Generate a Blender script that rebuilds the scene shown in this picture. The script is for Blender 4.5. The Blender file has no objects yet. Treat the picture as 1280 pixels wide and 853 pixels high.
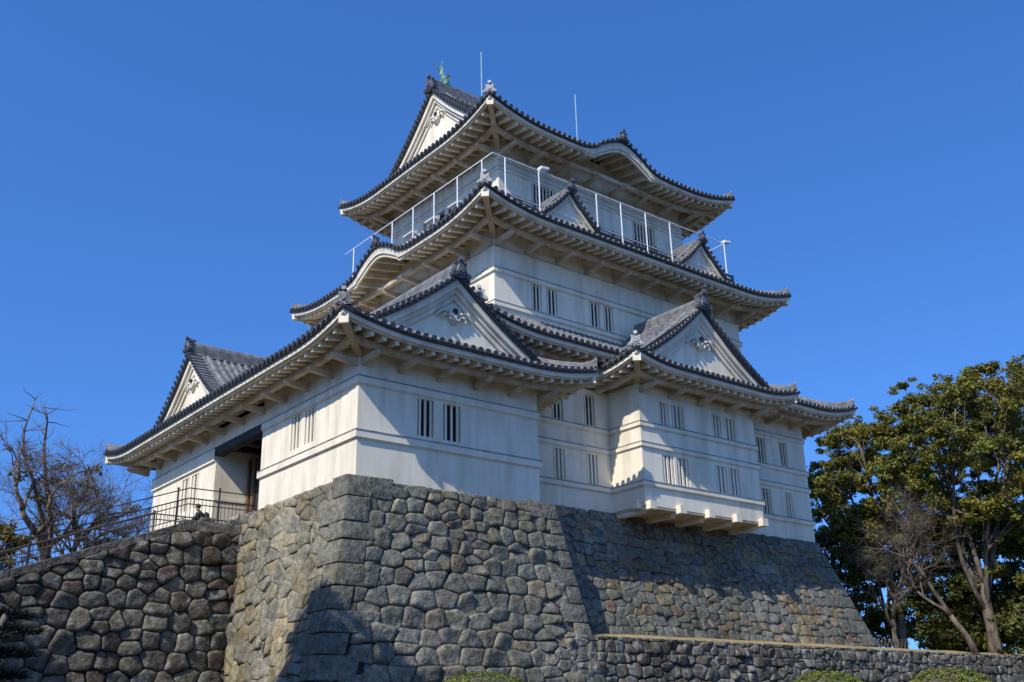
import bpy, bmesh, math, random
from math import sin, cos, pi, radians, sqrt, atan2, hypot
from mathutils import Vector, Matrix, noise

S = bpy.context.scene
COL = S.collection
V3 = Vector

# ------------------------------------------------------------------ camera, sky, sun, exposure
YAW, PITCH, ROLL, FPX = 0.682, 0.361, -0.024, 1284.9
fw = V3((sin(YAW)*cos(PITCH), cos(YAW)*cos(PITCH), sin(PITCH)))
r0 = V3((cos(YAW), -sin(YAW), 0)); u0 = r0.cross(fw)
rr = cos(ROLL)*r0 + sin(ROLL)*u0; uu = -sin(ROLL)*r0 + cos(ROLL)*u0
cd = bpy.data.cameras.new('camera'); cam = bpy.data.objects.new('camera', cd); COL.objects.link(cam)
m = Matrix((rr, uu, -fw)).transposed().to_4x4(); m.translation = (-19.078, -32.944, -1.827)
cam.matrix_world = m
cd.sensor_width = 36; cd.lens = 36*FPX/1280; cd.clip_end = 6000; cd.clip_start = 0.1
S.camera = cam

SUN = V3((1.0, 0.33, -0.95)).normalized()          # direction the light travels
W = bpy.data.worlds.new('World'); S.world = W; W.use_nodes = True
nt = W.node_tree; bg = nt.nodes['Background']
sky = nt.nodes.new('ShaderNodeTexSky'); sky.sky_type = 'NISHITA'; sky.sun_disc = False
el = math.asin(-SUN.z); sky.sun_elevation = el
sky.sun_rotation = atan2(-SUN.x, -SUN.y)
sky.air_density = 1.0; sky.dust_density = 0.4; sky.ozone_density = 5.0; sky.altitude = 300
tcw = nt.nodes.new('ShaderNodeTexCoord'); mpw = nt.nodes.new('ShaderNodeMapping'); mpw.vector_type = 'POINT'
mpw.inputs['Location'].default_value = (0, 0, 0.17); nt.links.new(tcw.outputs['Generated'], mpw.inputs[0])
nmw = nt.nodes.new('ShaderNodeVectorMath'); nmw.operation = 'NORMALIZE'; nt.links.new(mpw.outputs[0], nmw.inputs[0]); nt.links.new(nmw.outputs[0], sky.inputs[0])
hs = nt.nodes.new('ShaderNodeHueSaturation'); hs.inputs['Saturation'].default_value = 1.13; hs.inputs['Value'].default_value = 1.0
gn = nt.nodes.new('ShaderNodeMix'); gn.data_type = 'RGBA'; gn.blend_type = 'MULTIPLY'; gn.inputs[0].default_value = 1.0
gn.inputs[7].default_value = (1.13, 1.20, 1.45, 1); nt.links.new(sky.outputs[0], gn.inputs[6])
nt.links.new(gn.outputs[2], hs.inputs['Color']); nt.links.new(hs.outputs[0], bg.inputs[0]); bg.inputs[1].default_value = 0.15
ld = bpy.data.lights.new('sun', 'SUN'); ld.energy = 4.2; ld.angle = radians(0.5); ld.color = (1.0, 0.96, 0.90)
lo = bpy.data.objects.new('sun', ld); COL.objects.link(lo)
lo.rotation_euler = SUN.to_track_quat('-Z', 'Y').to_euler()
S.view_settings.view_transform = 'Standard'; S.view_settings.look = 'None'
S.view_settings.exposure = 0.15; S.view_settings.gamma = 1.0; S.view_settings.use_curve_mapping = False

# ------------------------------------------------------------------ materials
def nodemat(name, rough=0.8):
    m = bpy.data.materials.new(name); m.use_nodes = True
    n = m.node_tree.nodes; b = n['Principled BSDF']; b.inputs['Roughness'].default_value = rough
    return m, n, m.node_tree.links, b
def noise_ramp(n, l, scale, c0, c1, p0=0.35, p1=0.65, detail=5, vec=None, stretch=None):
    tc = n.new('ShaderNodeTexCoord'); t = n.new('ShaderNodeTexNoise')
    t.inputs['Scale'].default_value = scale; t.inputs['Detail'].default_value = detail
    src = tc.outputs['Object']
    if stretch:
        mp = n.new('ShaderNodeMapping'); mp.inputs['Scale'].default_value = stretch
        l.new(src, mp.inputs[0]); src = mp.outputs[0]
    l.new(src, t.inputs['Vector'])
    r = n.new('ShaderNodeValToRGB'); r.color_ramp.elements[0].position = p0; r.color_ramp.elements[1].position = p1
    r.color_ramp.elements[0].color = (*c0, 1); r.color_ramp.elements[1].color = (*c1, 1)
    l.new(t.outputs['Fac'], r.inputs[0]); return r, t
def mixc(n, l, mode, fac, a, b):
    x = n.new('ShaderNodeMix'); x.data_type = 'RGBA'; x.blend_type = mode
    if isinstance(fac, float): x.inputs[0].default_value = fac
    else: l.new(fac, x.inputs[0])
    for i, s in ((6, a), (7, b)):
        if isinstance(s, tuple): x.inputs[i].default_value = (*s, 1)
        else: l.new(s, x.inputs[i])
    return x.outputs[2]
def bump(n, l, b, h, strength, dist):
    k = n.new('ShaderNodeBump'); k.inputs['Strength'].default_value = strength; k.inputs['Distance'].default_value = dist
    l.new(h, k.inputs['Height']); l.new(k.outputs[0], b.inputs['Normal'])

def simple(name, c0, c1, scale=3.0, rough=0.8, bmp=0.0, stretch=None, spec=None, metal=0.0):
    m, n, l, b = nodemat(name, rough)
    r, t = noise_ramp(n, l, scale, c0, c1, stretch=stretch); l.new(r.outputs[0], b.inputs['Base Color'])
    if bmp: bump(n, l, b, t.outputs['Fac'], bmp, 0.02)
    if spec is not None: b.inputs['Specular IOR Level'].default_value = spec
    b.inputs['Metallic'].default_value = metal
    return m

def plaster(name, base, dirt, amt):
    m, n, l, b = nodemat(name, 0.85)
    r, t = noise_ramp(n, l, 0.9, tuple(0.93*x for x in base), base, 0.3, 0.7)
    s, t2 = noise_ramp(n, l, 1.0, dirt, (1, 1, 1), 0.30, 0.56, 8, stretch=(1.6, 1.6, 0.3))
    o = mixc(n, l, 'MULTIPLY', amt, r.outputs[0], s.outputs[0])
    s3, t3 = noise_ramp(n, l, 14.0, (0.93, 0.92, 0.9), (1, 1, 1), 0.3, 0.6, 6)
    o = mixc(n, l, 'MULTIPLY', 0.5, o, s3.outputs[0])
    l.new(o, b.inputs['Base Color'])
    bump(n, l, b, t3.outputs['Fac'], 0.12, 0.01)
    b.inputs['Specular IOR Level'].default_value = 0.25
    return m

def stone_mat(name, lichen, lich_amt, moss=(0.6, 0.6, 0.55)):
    m, n, l, b = nodemat(name, 0.9)
    a = n.new('ShaderNodeAttribute'); a.attribute_name = 'tint'
    r, t = noise_ramp(n, l, 4.0, (0.5, 0.49, 0.47), (1.22, 1.2, 1.16), 0.3, 0.7, 9)
    o = mixc(n, l, 'MULTIPLY', 1.0, a.outputs['Color'], r.outputs[0])
    r2, t2 = noise_ramp(n, l, 2.6, (0, 0, 0), (1, 1, 1), 0.50, 0.66, 12)
    k = n.new('ShaderNodeMath'); k.operation = 'MULTIPLY'; k.inputs[1].default_value = lich_amt
    l.new(r2.outputs[0], k.inputs[0])
    o = mixc(n, l, 'MIX', k.outputs[0], o, lichen)
    r4, t4 = noise_ramp(n, l, 0.35, moss, (1, 1, 1), 0.38, 0.6, 6, stretch=(1, 1, 0.5))
    o = mixc(n, l, 'MULTIPLY', 0.7, o, r4.outputs[0])
    r3, t3 = noise_ramp(n, l, 17.0, (0.58, 0.58, 0.57), (1.28, 1.28, 1.27), 0.3, 0.7, 10)
    o = mixc(n, l, 'MULTIPLY', 1.0, o, r3.outputs[0])
    l.new(o, b.inputs['Base Color'])
    ad = n.new('ShaderNodeMath'); ad.operation = 'ADD'; l.new(t.outputs['Fac'], ad.inputs[0])
    mu = n.new('ShaderNodeMath'); mu.operation = 'MULTIPLY'; mu.inputs[1].default_value = 0.25
    l.new(t3.outputs['Fac'], mu.inputs[0]); l.new(mu.outputs[0], ad.inputs[1])
    bump(n, l, b, ad.outputs[0], 1.0, 0.09)
    b.inputs['Specular IOR Level'].default_value = 0.2
    return m

M = {}
M['plaster'] = plaster('plaster', (0.875, 0.79, 0.60), (0.66, 0.62, 0.54), 0.6)
M['ledge'] = simple('dark_grey_ledge', (0.16, 0.155, 0.145), (0.36, 0.35, 0.33), 2.5, 0.9)  # dark-grey strip capping each wall band
M['soffit'] = plaster('shade_toned_plaster', (0.64, 0.525, 0.37), (0.60, 0.50, 0.38), 0.8)  # white plaster darkened and browned: under-eave shade put into the colour
M['fascia'] = plaster('fascia_plaster', (0.80, 0.72, 0.56), (0.6, 0.55, 0.46), 0.6)
M['pendant'] = plaster('pendant_plaster', (0.74, 0.69, 0.54), (0.7, 0.68, 0.62), 0.5)
M['tile'] = simple('roof_tile', (0.078, 0.077, 0.075), (0.215, 0.21, 0.20), 5.0, 0.55, 0.3)
M['tile_light'] = simple('ridge_tile', (0.13, 0.128, 0.122), (0.25, 0.243, 0.228), 3.0, 0.6, 0.3)
M['tile_end'] = simple('eave_tile', (0.018, 0.018, 0.018), (0.058, 0.056, 0.054), 9.0, 0.6, 0.2)
M['ornament'] = simple('ornament_tile', (0.04, 0.042, 0.046), (0.13, 0.13, 0.135), 7.0, 0.55, 0.3)
M['pale_ornament'] = simple('pale_ornament_tile', (0.22, 0.22, 0.21), (0.45, 0.44, 0.42), 7.0, 0.7, 0.3)
M['dark'] = simple('dark_interior', (0.006, 0.006, 0.006), (0.014, 0.013, 0.012), 2.0, 0.9)
M['shut'] = simple('shutter_panel', (0.36, 0.35, 0.32), (0.46, 0.45, 0.42), 2.0, 0.85)
M['wood'] = simple('weathered_wood', (0.012, 0.010, 0.009), (0.04, 0.034, 0.03), 3.0, 0.75, 0.2, (1, 1, 0.1))
M['door_wood'] = simple('brown_door_wood', (0.11, 0.06, 0.03), (0.20, 0.115, 0.06), 4.0, 0.6, 0.1, (6, 6, 0.3))
M['rail'] = simple('dark_painted_steel', (0.015, 0.013, 0.012), (0.035, 0.03, 0.027), 5.0, 0.5)
M['rail_brown'] = simple('brown_handrail', (0.10, 0.052, 0.022), (0.17, 0.09, 0.042), 5.0, 0.5)
M['white_steel'] = simple('white_painted_steel', (0.72, 0.73, 0.74), (0.82, 0.82, 0.82), 5.0, 0.5)
M['wire'] = simple('steel_wire', (0.35, 0.37, 0.40), (0.5, 0.52, 0.55), 5.0, 0.4)
M['verdigris'] = simple('verdigris_bronze', (0.10, 0.26, 0.19), (0.30, 0.48, 0.36), 6.0, 0.6, 0.3)
M['rod'] = simple('aged_copper_rod', (0.26, 0.42, 0.45), (0.38, 0.55, 0.56), 6.0, 0.5)
M['stone_front'] = stone_mat('andesite_front', (0.30, 0.295, 0.26), 0.40)
M['stone_dark'] = stone_mat('andesite_weathered', (0.36, 0.36, 0.32), 0.55, (0.5, 0.47, 0.43))
M['stone_low'] = stone_mat('andesite_lichen', (0.44, 0.44, 0.40), 0.6, (0.45, 0.45, 0.40))
M['mortar'] = simple('wall_core', (0.02, 0.019, 0.017), (0.045, 0.042, 0.037), 4.0, 0.95, 0.3)
M['step'] = simple('step_stone', (0.17, 0.165, 0.15), (0.27, 0.26, 0.24), 3.0, 0.9, 0.3)

def leaf_mat(name, c0, c1, trans=0.25):
    m, n, l, b = nodemat(name, 0.55)
    a = n.new('ShaderNodeAttribute'); a.attribute_name = 'tint'
    r, t = noise_ramp(n, l, 0.5, c0, c1, 0.3, 0.7, 4)
    o = mixc(n, l, 'MULTIPLY', 1.0, r.outputs[0], a.outputs['Color'])
    l.new(o, b.inputs['Base Color']); b.inputs['Specular IOR Level'].default_value = 0.3
    tr = n.new('ShaderNodeBsdfTranslucent'); l.new(o, tr.inputs[0])
    mx = n.new('ShaderNodeMixShader'); mx.inputs[0].default_value = trans
    l.new(b.outputs[0], mx.inputs[1]); l.new(tr.outputs[0], mx.inputs[2])
    l.new(mx.outputs[0], n['Material Output'].inputs[0])
    return m
M['leaf_olive'] = leaf_mat('camphor_leaf', (0.105, 0.115, 0.020), (0.25, 0.232, 0.038))
M['leaf_dark'] = leaf_mat('dark_evergreen_leaf', (0.062, 0.080, 0.018), (0.165, 0.172, 0.033))
M['leaf_yellow'] = leaf_mat('yellow_green_leaf', (0.10, 0.095, 0.02), (0.22, 0.17, 0.035))
M['leaf_pine'] = leaf_mat('shade_dark_needle', (0.004, 0.006, 0.004), (0.010, 0.013, 0.006), 0.1)  # near-black needles: the shade over the pine is put into their colour
M['leaf_hedge'] = leaf_mat('azalea_leaf', (0.11, 0.135, 0.02), (0.24, 0.25, 0.04))
M['bark'] = simple('bark', (0.06, 0.047, 0.034), (0.19, 0.15, 0.11), 4.0, 0.9, 0.5, (1, 1, 0.4))
M['bark_grey'] = simple('grey_bark', (0.10, 0.09, 0.08), (0.26, 0.235, 0.205), 4.0, 0.9, 0.5, (1, 1, 0.4))
M['bark_warm'] = simple('weathered_brown_bark', (0.085, 0.058, 0.036), (0.22, 0.155, 0.10), 4.0, 0.9, 0.5, (1, 1, 0.4))
M['twig'] = simple('twig_bark', (0.07, 0.05, 0.04), (0.15, 0.115, 0.09), 4.0, 0.9)
M['grass'] = simple('dry_winter_grass', (0.22, 0.17, 0.07), (0.40, 0.31, 0.14), 2.0, 0.95, 0.4)
M['sky_block_ring'] = simple('sky_block_green', (0.012, 0.016, 0.007), (0.04, 0.045, 0.016), 0.3, 0.95)
M['earth'] = simple('earth_ground', (0.045, 0.042, 0.028), (0.10, 0.088, 0.06), 1.2, 0.95, 0.4)
M['bamboo'] = simple('dry_bamboo', (0.07, 0.055, 0.035), (0.14, 0.11, 0.07), 6.0, 0.6)
M['cloth_black'] = simple('black_jacket', (0.008, 0.008, 0.01), (0.02, 0.02, 0.024), 8.0, 0.8)
M['cloth_red'] = simple('red_jacket', (0.40, 0.02, 0.02), (0.5, 0.04, 0.03), 8.0, 0.8)
M['cloth_navy'] = simple('navy_trousers', (0.015, 0.018, 0.03), (0.03, 0.034, 0.05), 8.0, 0.8)
M['skin'] = simple('skin', (0.42, 0.25, 0.17), (0.5, 0.31, 0.22), 8.0, 0.6)
M['hair'] = simple('dark_hair', (0.012, 0.009, 0.008), (0.04, 0.024, 0.016), 20.0, 0.5)

# ------------------------------------------------------------------ mesh builder
class MB:
    def __init__(s): s.v = []; s.f = []; s.c = []
    def add(s, pts):
        i = len(s.v); s.v.extend([tuple(p) for p in pts]); return i
    def face(s, pts):
        i = s.add(pts); s.f.append(tuple(range(i, i+len(pts))))
    def box(s, x0, x1, y0, y1, z0, z1):
        i = s.add([(x, y, z) for z in (z0, z1) for (x, y) in ((x0, y0), (x1, y0), (x1, y1), (x0, y1))])
        for q in ((3, 2, 1, 0), (4, 5, 6, 7), (0, 1, 5, 4), (1, 2, 6, 5), (2, 3, 7, 6), (3, 0, 4, 7)):
            s.f.append(tuple(i+k for k in q))
    def hexa(s, b, t):
        """prism from bottom ring b and top ring t (same count)"""
        n = len(b); i = s.add(b); j = s.add(t)
        s.f.append(tuple(i+k for k in reversed(range(n)))); s.f.append(tuple(j+k for k in range(n)))
        for k in range(n): s.f.append((i+k, i+(k+1) % n, j+(k+1) % n, j+k))
    def grid(s, rows):
        ids = [s.add(r) for r in rows]; n = len(rows[0])
        for a in range(len(rows)-1):
            for k in range(n-1):
                s.f.append((ids[a]+k, ids[a]+k+1, ids[a+1]+k+1, ids[a+1]+k))
    def loft(s, rings, cap=True):
        ids = [s.add(r) for r in rings]; n = len(rings[0])
        for a in range(len(rings)-1):
            for k in range(n):
                s.f.append((ids[a]+k, ids[a]+(k+1) % n, ids[a+1]+(k+1) % n, ids[a+1]+k))
        if cap:
            s.f.append(tuple(ids[0]+k for k in reversed(range(n)))); s.f.append(tuple(ids[-1]+k for k in range(n)))
    def tube(s, path, rad, n=6, cap=True):
        rings = []; up = None
        for i, p in enumerate(path):
            p = V3(p); a = V3(path[max(i-1, 0)]); b = V3(path[min(i+1, len(path)-1)])
            t = (b-a)
            if t.length < 1e-9: t = V3((0, 0, 1))
            t.normalize()
            if up is None or abs(up.dot(t)) > 0.97: up = V3((0, 0, 1)) if abs(t.z) < 0.9 else V3((1, 0, 0))
            x = t.cross(up).normalized(); y = x.cross(t); up = y
            r = rad[i] if isinstance(rad, (list, tuple)) else rad
            rings.append([p + r*(cos(2*pi*k/n)*x + sin(2*pi*k/n)*y) for k in range(n)])
        s.loft(rings, cap)
    def disc(s, c, nrm, r, h, n=10):
        """short solid cylinder centred at c along nrm"""
        c = V3(c); nrm = V3(nrm).normalized(); s.tube([c-nrm*h/2, c+nrm*h/2], r, n)
    def sphere(s, c, r, n=10, m=6, sc=(1, 1, 1)):
        rings = []
        for j in range(1, m):
            t = pi*j/m
            rings.append([(c[0]+r*sc[0]*sin(t)*cos(2*pi*k/n), c[1]+r*sc[1]*sin(t)*sin(2*pi*k/n), c[2]-r*sc[2]*cos(t)) for k in range(n)])
        s.loft(rings)
    def build(s, name, mat, parent=None, smooth=False, bevel=0.0, tint=None):
        me = bpy.data.meshes.new(name); me.from_pydata(s.v, [], s.f); me.validate(); me.update()
        if s.c and len(s.c) == len(s.v):
            at = me.color_attributes.new('tint', 'FLOAT_COLOR', 'POINT')
            fl = []
            for c in s.c: fl += [c[0], c[1], c[2], 1.0]
            at.data.foreach_set('color', fl)
        if bevel:
            bm = bmesh.new(); bm.from_mesh(me); bmesh.ops.remove_doubles(bm, verts=bm.verts, dist=1e-4)
            bmesh.ops.recalc_face_normals(bm, faces=bm.faces)
            bmesh.ops.bevel(bm, geom=list(bm.edges), offset=bevel, segments=2, affect='EDGES', profile=0.6, clamp_overlap=True)
            bm.to_mesh(me); bm.free()
        if smooth: me.polygons.foreach_set('use_smooth', [True]*len(me.polygons))
        o = bpy.data.objects.new(name, me); COL.objects.link(o); me.materials.append(mat)
        if parent is not None:
            o.parent = parent
            if parent.type == 'EMPTY': o.matrix_parent_inverse = Matrix.Translation(-parent.location)
        if tint is not None:
            at = me.color_attributes.new('tint', 'FLOAT_COLOR', 'POINT')
            at.data.foreach_set('color', [*tint, 1.0]*len(me.vertices))
        return o

def thing(name, label, cat, loc, group=None):
    o = bpy.data.objects.new(name, None); COL.objects.link(o); o.location = loc; o.empty_display_size = 0.3
    return tag(o, label, cat, group)
def tag(o, label, cat, group=None):
    o['label'] = label; o['category'] = cat
    if group: o['group'] = group
    return o
def struct(o): o['kind'] = 'structure'; return o

# ------------------------------------------------------------------ Japanese castle parts
class Side:
    """one eave of a roof: origin corner o, unit a along the eave, unit n inward, eave length L"""
    def __init__(s, ox, oy, ax, ay, nx, ny, L): s.o = (ox, oy); s.a = (ax, ay); s.n = (nx, ny); s.L = L
    def p(s, w, d, z): return V3((s.o[0]+s.a[0]*w+s.n[0]*d, s.o[1]+s.a[1]*w+s.n[1]*d, z))
    @property
    def av(s): return V3((*s.a, 0))
    @property
    def nv(s): return V3((*s.n, 0))

def sides_of(x0, x1, y0, y1, o):
    X0, X1, Y0, Y1 = x0-o, x1+o, y0-o, y1+o
    return {'front': Side(X0, Y0, 1, 0, 0, 1, X1-X0), 'left': Side(X0, Y0, 0, 1, 1, 0, Y1-Y0),
            'back': Side(X0, Y1, 1, 0, 0, -1, X1-X0), 'right': Side(X1, Y0, 0, 1, -1, 0, Y1-Y0)}

SP = 0.38
def rib(mb, mbe, path, side_v, r=0.095, end=True, nseg=5):
    """a row of round tiles: half tube along path; a dark round end tile at path[0]"""
    rings = []
    for i, p in enumerate(path):
        t = (path[min(i+1, len(path)-1)]-path[max(i-1, 0)]).normalized()
        nrm = side_v.cross(t); nrm = nrm if nrm.z > 0 else -nrm
        rings.append([p + r*(cos(pi*k/(nseg-1))*side_v + 1.15*sin(pi*k/(nseg-1))*nrm) for k in range(nseg)])
    mb.grid(rings)
    if end:
        t = (path[0]-path[1]).normalized(); t = V3((t.x, t.y, 0)).normalized()
        mbe.disc(path[0]+V3((0, 0, 0.015)), t, r*1.25, 0.05, 9)

def smax(a, b, k=0.12):
    h = max(k-abs(a-b), 0.0)/k
    return max(a, b)+h*h*k*0.25

class Roof:
    """sheet of tiles over one eave-bound rectangle; irimoya when gable axis given"""
    def __init__(s, parent, rect, o, ze, a, b, up, ul=4.2, name='tiled_roof', du=2.4):
        s.rect = rect; s.ov = o; s.ze = ze; s.a = a; s.b = b; s.up = up; s.ul = ul; s.du = du
        s.S = sides_of(*rect, o); s.parent = parent; s.name = name; s.kara = {}
        s.mb = MB(); s.me = MB(); s.obj = None
    def base(s, d): return s.ze + s.a*d + s.b*d*d
    def upt(s, sd, w):
        L = s.S[sd].L; e = min(w, L-w)
        return s.up*max(0.0, 1-e/s.ul)**2.2 if e > 0 else s.up
    def kb(s, sd, w):
        if sd not in s.kara: return 0.0
        c, hw, h = s.kara[sd]; q = abs(w-c)/hw
        if q >= 1: return 0.0
        # flat flanks that turn up into a rounded hump
        return h*(0.5+0.5*cos(pi*q**0.92))**1.25-0.10*sin(pi*q)**2*(q > 0.5)
    def z(s, sd, w, d):
        z = s.base(d)+s.upt(sd, w)*max(0.0, 1-d/s.du)
        k = s.kb(sd, w)
        if k > 0: z = smax(z, s.ze+k, min(0.25, k+1e-4))
        return z
    def zedge(s, sd, w): return s.ze+s.upt(sd, w)+s.kb(sd, w)
    def surf(s, sd, D, hips=True, w0=None, w1=None, full=None, ribs=True, wmax=None, dm=None):
        """full=(Dg, ov): columns further than Dg-ov from the corner run all the way to D"""
        sd_ = s.S[sd]; L = sd_.L
        def dmax(w):
            if dm: return dm(w)
            e = min(w, L-w)
            if full and e >= full[0]-full[1]: return D
            return max(0.0, min(D, e)) if hips else D
        n = int(L/SP); off = (L-(n-1)*SP)/2
        ws = [off+i*SP for i in range(n)]
        cols = [0.0, off*0.5]+ws+[L-off*0.5, L]
        if full:
            for e in (full[0]-full[1],):
                cols += [e-1e-3, e, L-e, L-e+1e-3]
        cols = sorted(cols)
        if w0 is not None: cols = [w for w in cols if w0 <= w <= w1]
        N = 6 if D < 4 else 10
        rows = []
        for w in cols:
            dd = dmax(w)
            rows.append([sd_.p(w, dd*j/N, s.z(sd, w, dd*j/N)) for j in range(N+1)])
        s.mb.grid(rows)
        # thickness at the eave: dark pan-tile fronts
        ed = [[sd_.p(w, 0.0, s.z(sd, w, 0)), sd_.p(w, 0.0, s.z(sd, w, 0)-0.13), sd_.p(w, 0.30, s.z(sd, w, 0)-0.12)] for w in cols]
        s.me.grid(ed)
        if ribs:
            for w in ws:
                if w0 is not None and not (w0 <= w <= w1): continue
                dd = dmax(w)
                if dd < 0.3: continue
                k = max(2, int(N*dd/D)+1)
                path = [sd_.p(w, -0.06+(dd+0.06)*j/k, s.z(sd, w, max(0, dd*j/k))+0.01) for j in range(k+1)]
                rib(s.mb, s.me, path, sd_.av)
    def done(s):
        s.obj = s.mb.build(s.name, M['tile'], s.parent, smooth=True)
        s.me.build('eave_tile_row', M['tile_end'], s.obj)
        return s.obj
    # ---- underside
    def sweep(s, mb, sd, prof, lo=None, hi=None, kara=True):
        """extrude closed profile [(d, dz)] along the eave, mitred at the corners"""
        sd_ = s.S[sd]; L = sd_.L; lo = 0.0 if lo is None else lo; hi = L if hi is None else hi
        n = max(8, int((hi-lo)/0.22)); rings = []
        for i in range(n+1):
            w = lo+(hi-lo)*i/n; ring = []
            for d, dz in prof:
                wd = w
                if w < d: wd = d
                if w > L-d: wd = L-d
                zz = s.zedge(sd, w) if kara else s.ze+s.upt(sd, w)
                ring.append(sd_.p(wd, d, zz+dz))
            rings.append(ring)
        mb.loft(rings)
    def under(s, sds, brackets=(), step=1.95, lim={}, rafters=True, sl=0.16, nb={}):
        ro = s.obj; o = s.ov
        f = MB(); so = MB(); ra = MB(); pu = MB()
        for sd in sds:
            lo, hi = lim.get(sd, (None, None))
            sd_ = s.S[sd]; L = sd_.L
            s.sweep(f, sd, [(0.10, -0.125), (0.10, -0.32), (0.22, -0.32), (0.22, -0.125)], lo, hi)
            s.sweep(f, sd, [(0.205, -0.30), (0.205, -0.375), (0.30, -0.375), (0.30, -0.30)], lo, hi)
            if sd in s.kara:
                c, hw, h = s.kara[sd]
                for (d0, d1, t0, t1) in ((0.115, 0.26, 0.30, 0.22), (0.20, 0.32, 0.30, 0.40)):
                    rings = []
                    for i in range(37):
                        w = c-hw+2*hw*i/36; g_ = min(1.0, max(0.0, s.kb(sd, w)+0.02)/0.3); ze = s.zedge(sd, w)
                        rings.append([sd_.p(w, d0, ze-t0), sd_.p(w, d0, ze-t0-0.02-t1*g_), sd_.p(w, d1, ze-t0-0.02-t1*g_), sd_.p(w, d1, ze-t0)])
                    f.loft(rings)
            # soffit sheet
            l0 = lo or 0.0; h0 = hi if hi is not None else L
            n = int((h0-l0)/0.22); rows = []
            for i in range(n+1):
                w = l0+(h0-l0)*i/n; row = []
                for j in range(7):
                    d = 0.18+(o+0.05-0.18)*j/6; wd = min(max(w, d), L-d)
                    row.append(sd_.p(wd, d, s.zedge(sd, w)-0.27+sl*(d-0.18)))
                rows.append(row)
            so.grid(rows)
            if rafters:
                k = int((h0-l0)/0.56); of = ((h0-l0)-(k-1)*0.56)/2
                for i in range(k):
                    w = l0+of+i*0.56; e = min(w, L-w); d1 = min(o, e-0.1)
                    if d1 < 0.6: continue
                    z0 = s.zedge(sd, w)
                    def pz(d): return z0-0.27+sl*(d-0.18)
                    b0 = [sd_.p(w-0.085, 0.31, pz(0.31)-0.29), sd_.p(w+0.085, 0.31, pz(0.31)-0.29), sd_.p(w+0.085, d1, pz(d1)-0.26), sd_.p(w-0.085, d1, pz(d1)-0.26)]
                    t0 = [v+V3((0, 0, 0.30)) for v in b0]
                    ra.hexa(b0, t0)
            dp = o*0.56
            s.sweep(pu, sd, [(dp-0.11, -0.42), (dp-0.11, -0.66), (dp+0.13, -0.66), (dp+0.13, -0.42)], lo, hi, kara=False)
        f.build('eave_fascia', M['fascia'], ro)
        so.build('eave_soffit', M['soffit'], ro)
        if rafters: ra.build('rafters', M['fascia'], ro)
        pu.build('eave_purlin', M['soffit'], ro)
        # hip rafters with their square white ends
        x0, x1, y0, y1 = s.rect
        for (cx, cy, dx, dy, need) in ((x0, y0, -1, -1, ('front', 'left')), (x1, y0, 1, -1, ('front', 'right')), (x0, y1, -1, 1, ('left', 'back')), (x1, y1, 1, 1, ('right', 'back'))):
            if not any(q in sds for q in need): continue
            if any(q in lim for q in need) and s.skip_hip(cx, cy): continue
            h = MB(); dv = V3((dx, dy, 0)).normalized(); pv = V3((-dv.y, dv.x, 0))*0.14
            zt = s.ze+s.up
            a = V3((cx+dx*(o-0.30), cy+dy*(o-0.30), zt-0.66)); b = V3((cx-dx*0.1, cy-dy*0.1, s.ze-0.62))
            h.hexa([a-pv, a+pv, b+pv, b-pv], [v+V3((0, 0, 0.34)) for v in (a-pv, a+pv, b+pv, b-pv)])
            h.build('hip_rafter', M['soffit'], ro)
            e = MB(); p1 = a+V3((0, 0, -0.03)); pv2 = pv*1.35; q1 = a+dv*0.16+V3((0, 0, -0.03))
            e.hexa([q1-pv2, q1+pv2, p1+pv2, p1-pv2], [v+V3((0, 0, 0.40)) for v in (q1-pv2, q1+pv2, p1+pv2, p1-pv2)])
            e.build('rafter_end', M['plaster'], ro)
        for sd in brackets:
            sd_ = s.S[sd]; L = sd_.L; lo, hi = nb.get(sd, (o, L-o))
            k = max(2, round((hi-lo)/step)+1)
            for i in range(k):
                w = lo+(hi-lo)*i/(k-1)
                if i == 0: w += 0.16
                if i == k-1: w -= 0.16
                mb = MB(); zt = s.ze-0.655; hw = 0.10
                prof = [(o+0.03, zt), (dp-0.30, zt), (dp-0.34, zt-0.08), (dp-0.20, zt-0.19), (o+0.03, zt-0.32)]
                mb.hexa([sd_.p(w-hw, d, z) for d, z in prof], [sd_.p(w+hw, d, z) for d, z in prof])
                mb.build('bracket', M['soffit'], ro)
    def skip_hip(s, cx, cy): return (cx, cy) in getattr(s, 'nohip', ())
    # ---- ridges
    def hip_ridges(s, corners, D, orn=True, pale=()):
        x0, x1, y0, y1 = s.rect; o = s.ov
        C = {'near': (x0-o, y0-o, 1, 1), 'right': (x1+o, y0-o, -1, 1), 'left': (x0-o, y1+o, 1, -1), 'far': (x1+o, y1+o, -1, -1)}
        for c in corners:
            cx, cy, dx, dy = C[c]; path = []
            for i in range(9):
                d = 0.12+(D-0.12)*i/8
                z = s.base(d)+s.upt('front', d)*max(0, 1-d/s.du)
                path.append(V3((cx+dx*d, cy+dy*d, z)))
            rd = ridge(path, 0.20, 0.26, s.obj, 'hip_ridge', lift=0.04, curl=0.16)
            if orn:
                dv = V3((-dx, -dy, 0)).normalized()
                ornament(path[0]+V3((0, 0, 0.10))-dv*0.10, dv, 0.66 if c == 'near' else 0.34, rd, M['pale_ornament'] if c in pale else M['ornament'])

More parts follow.
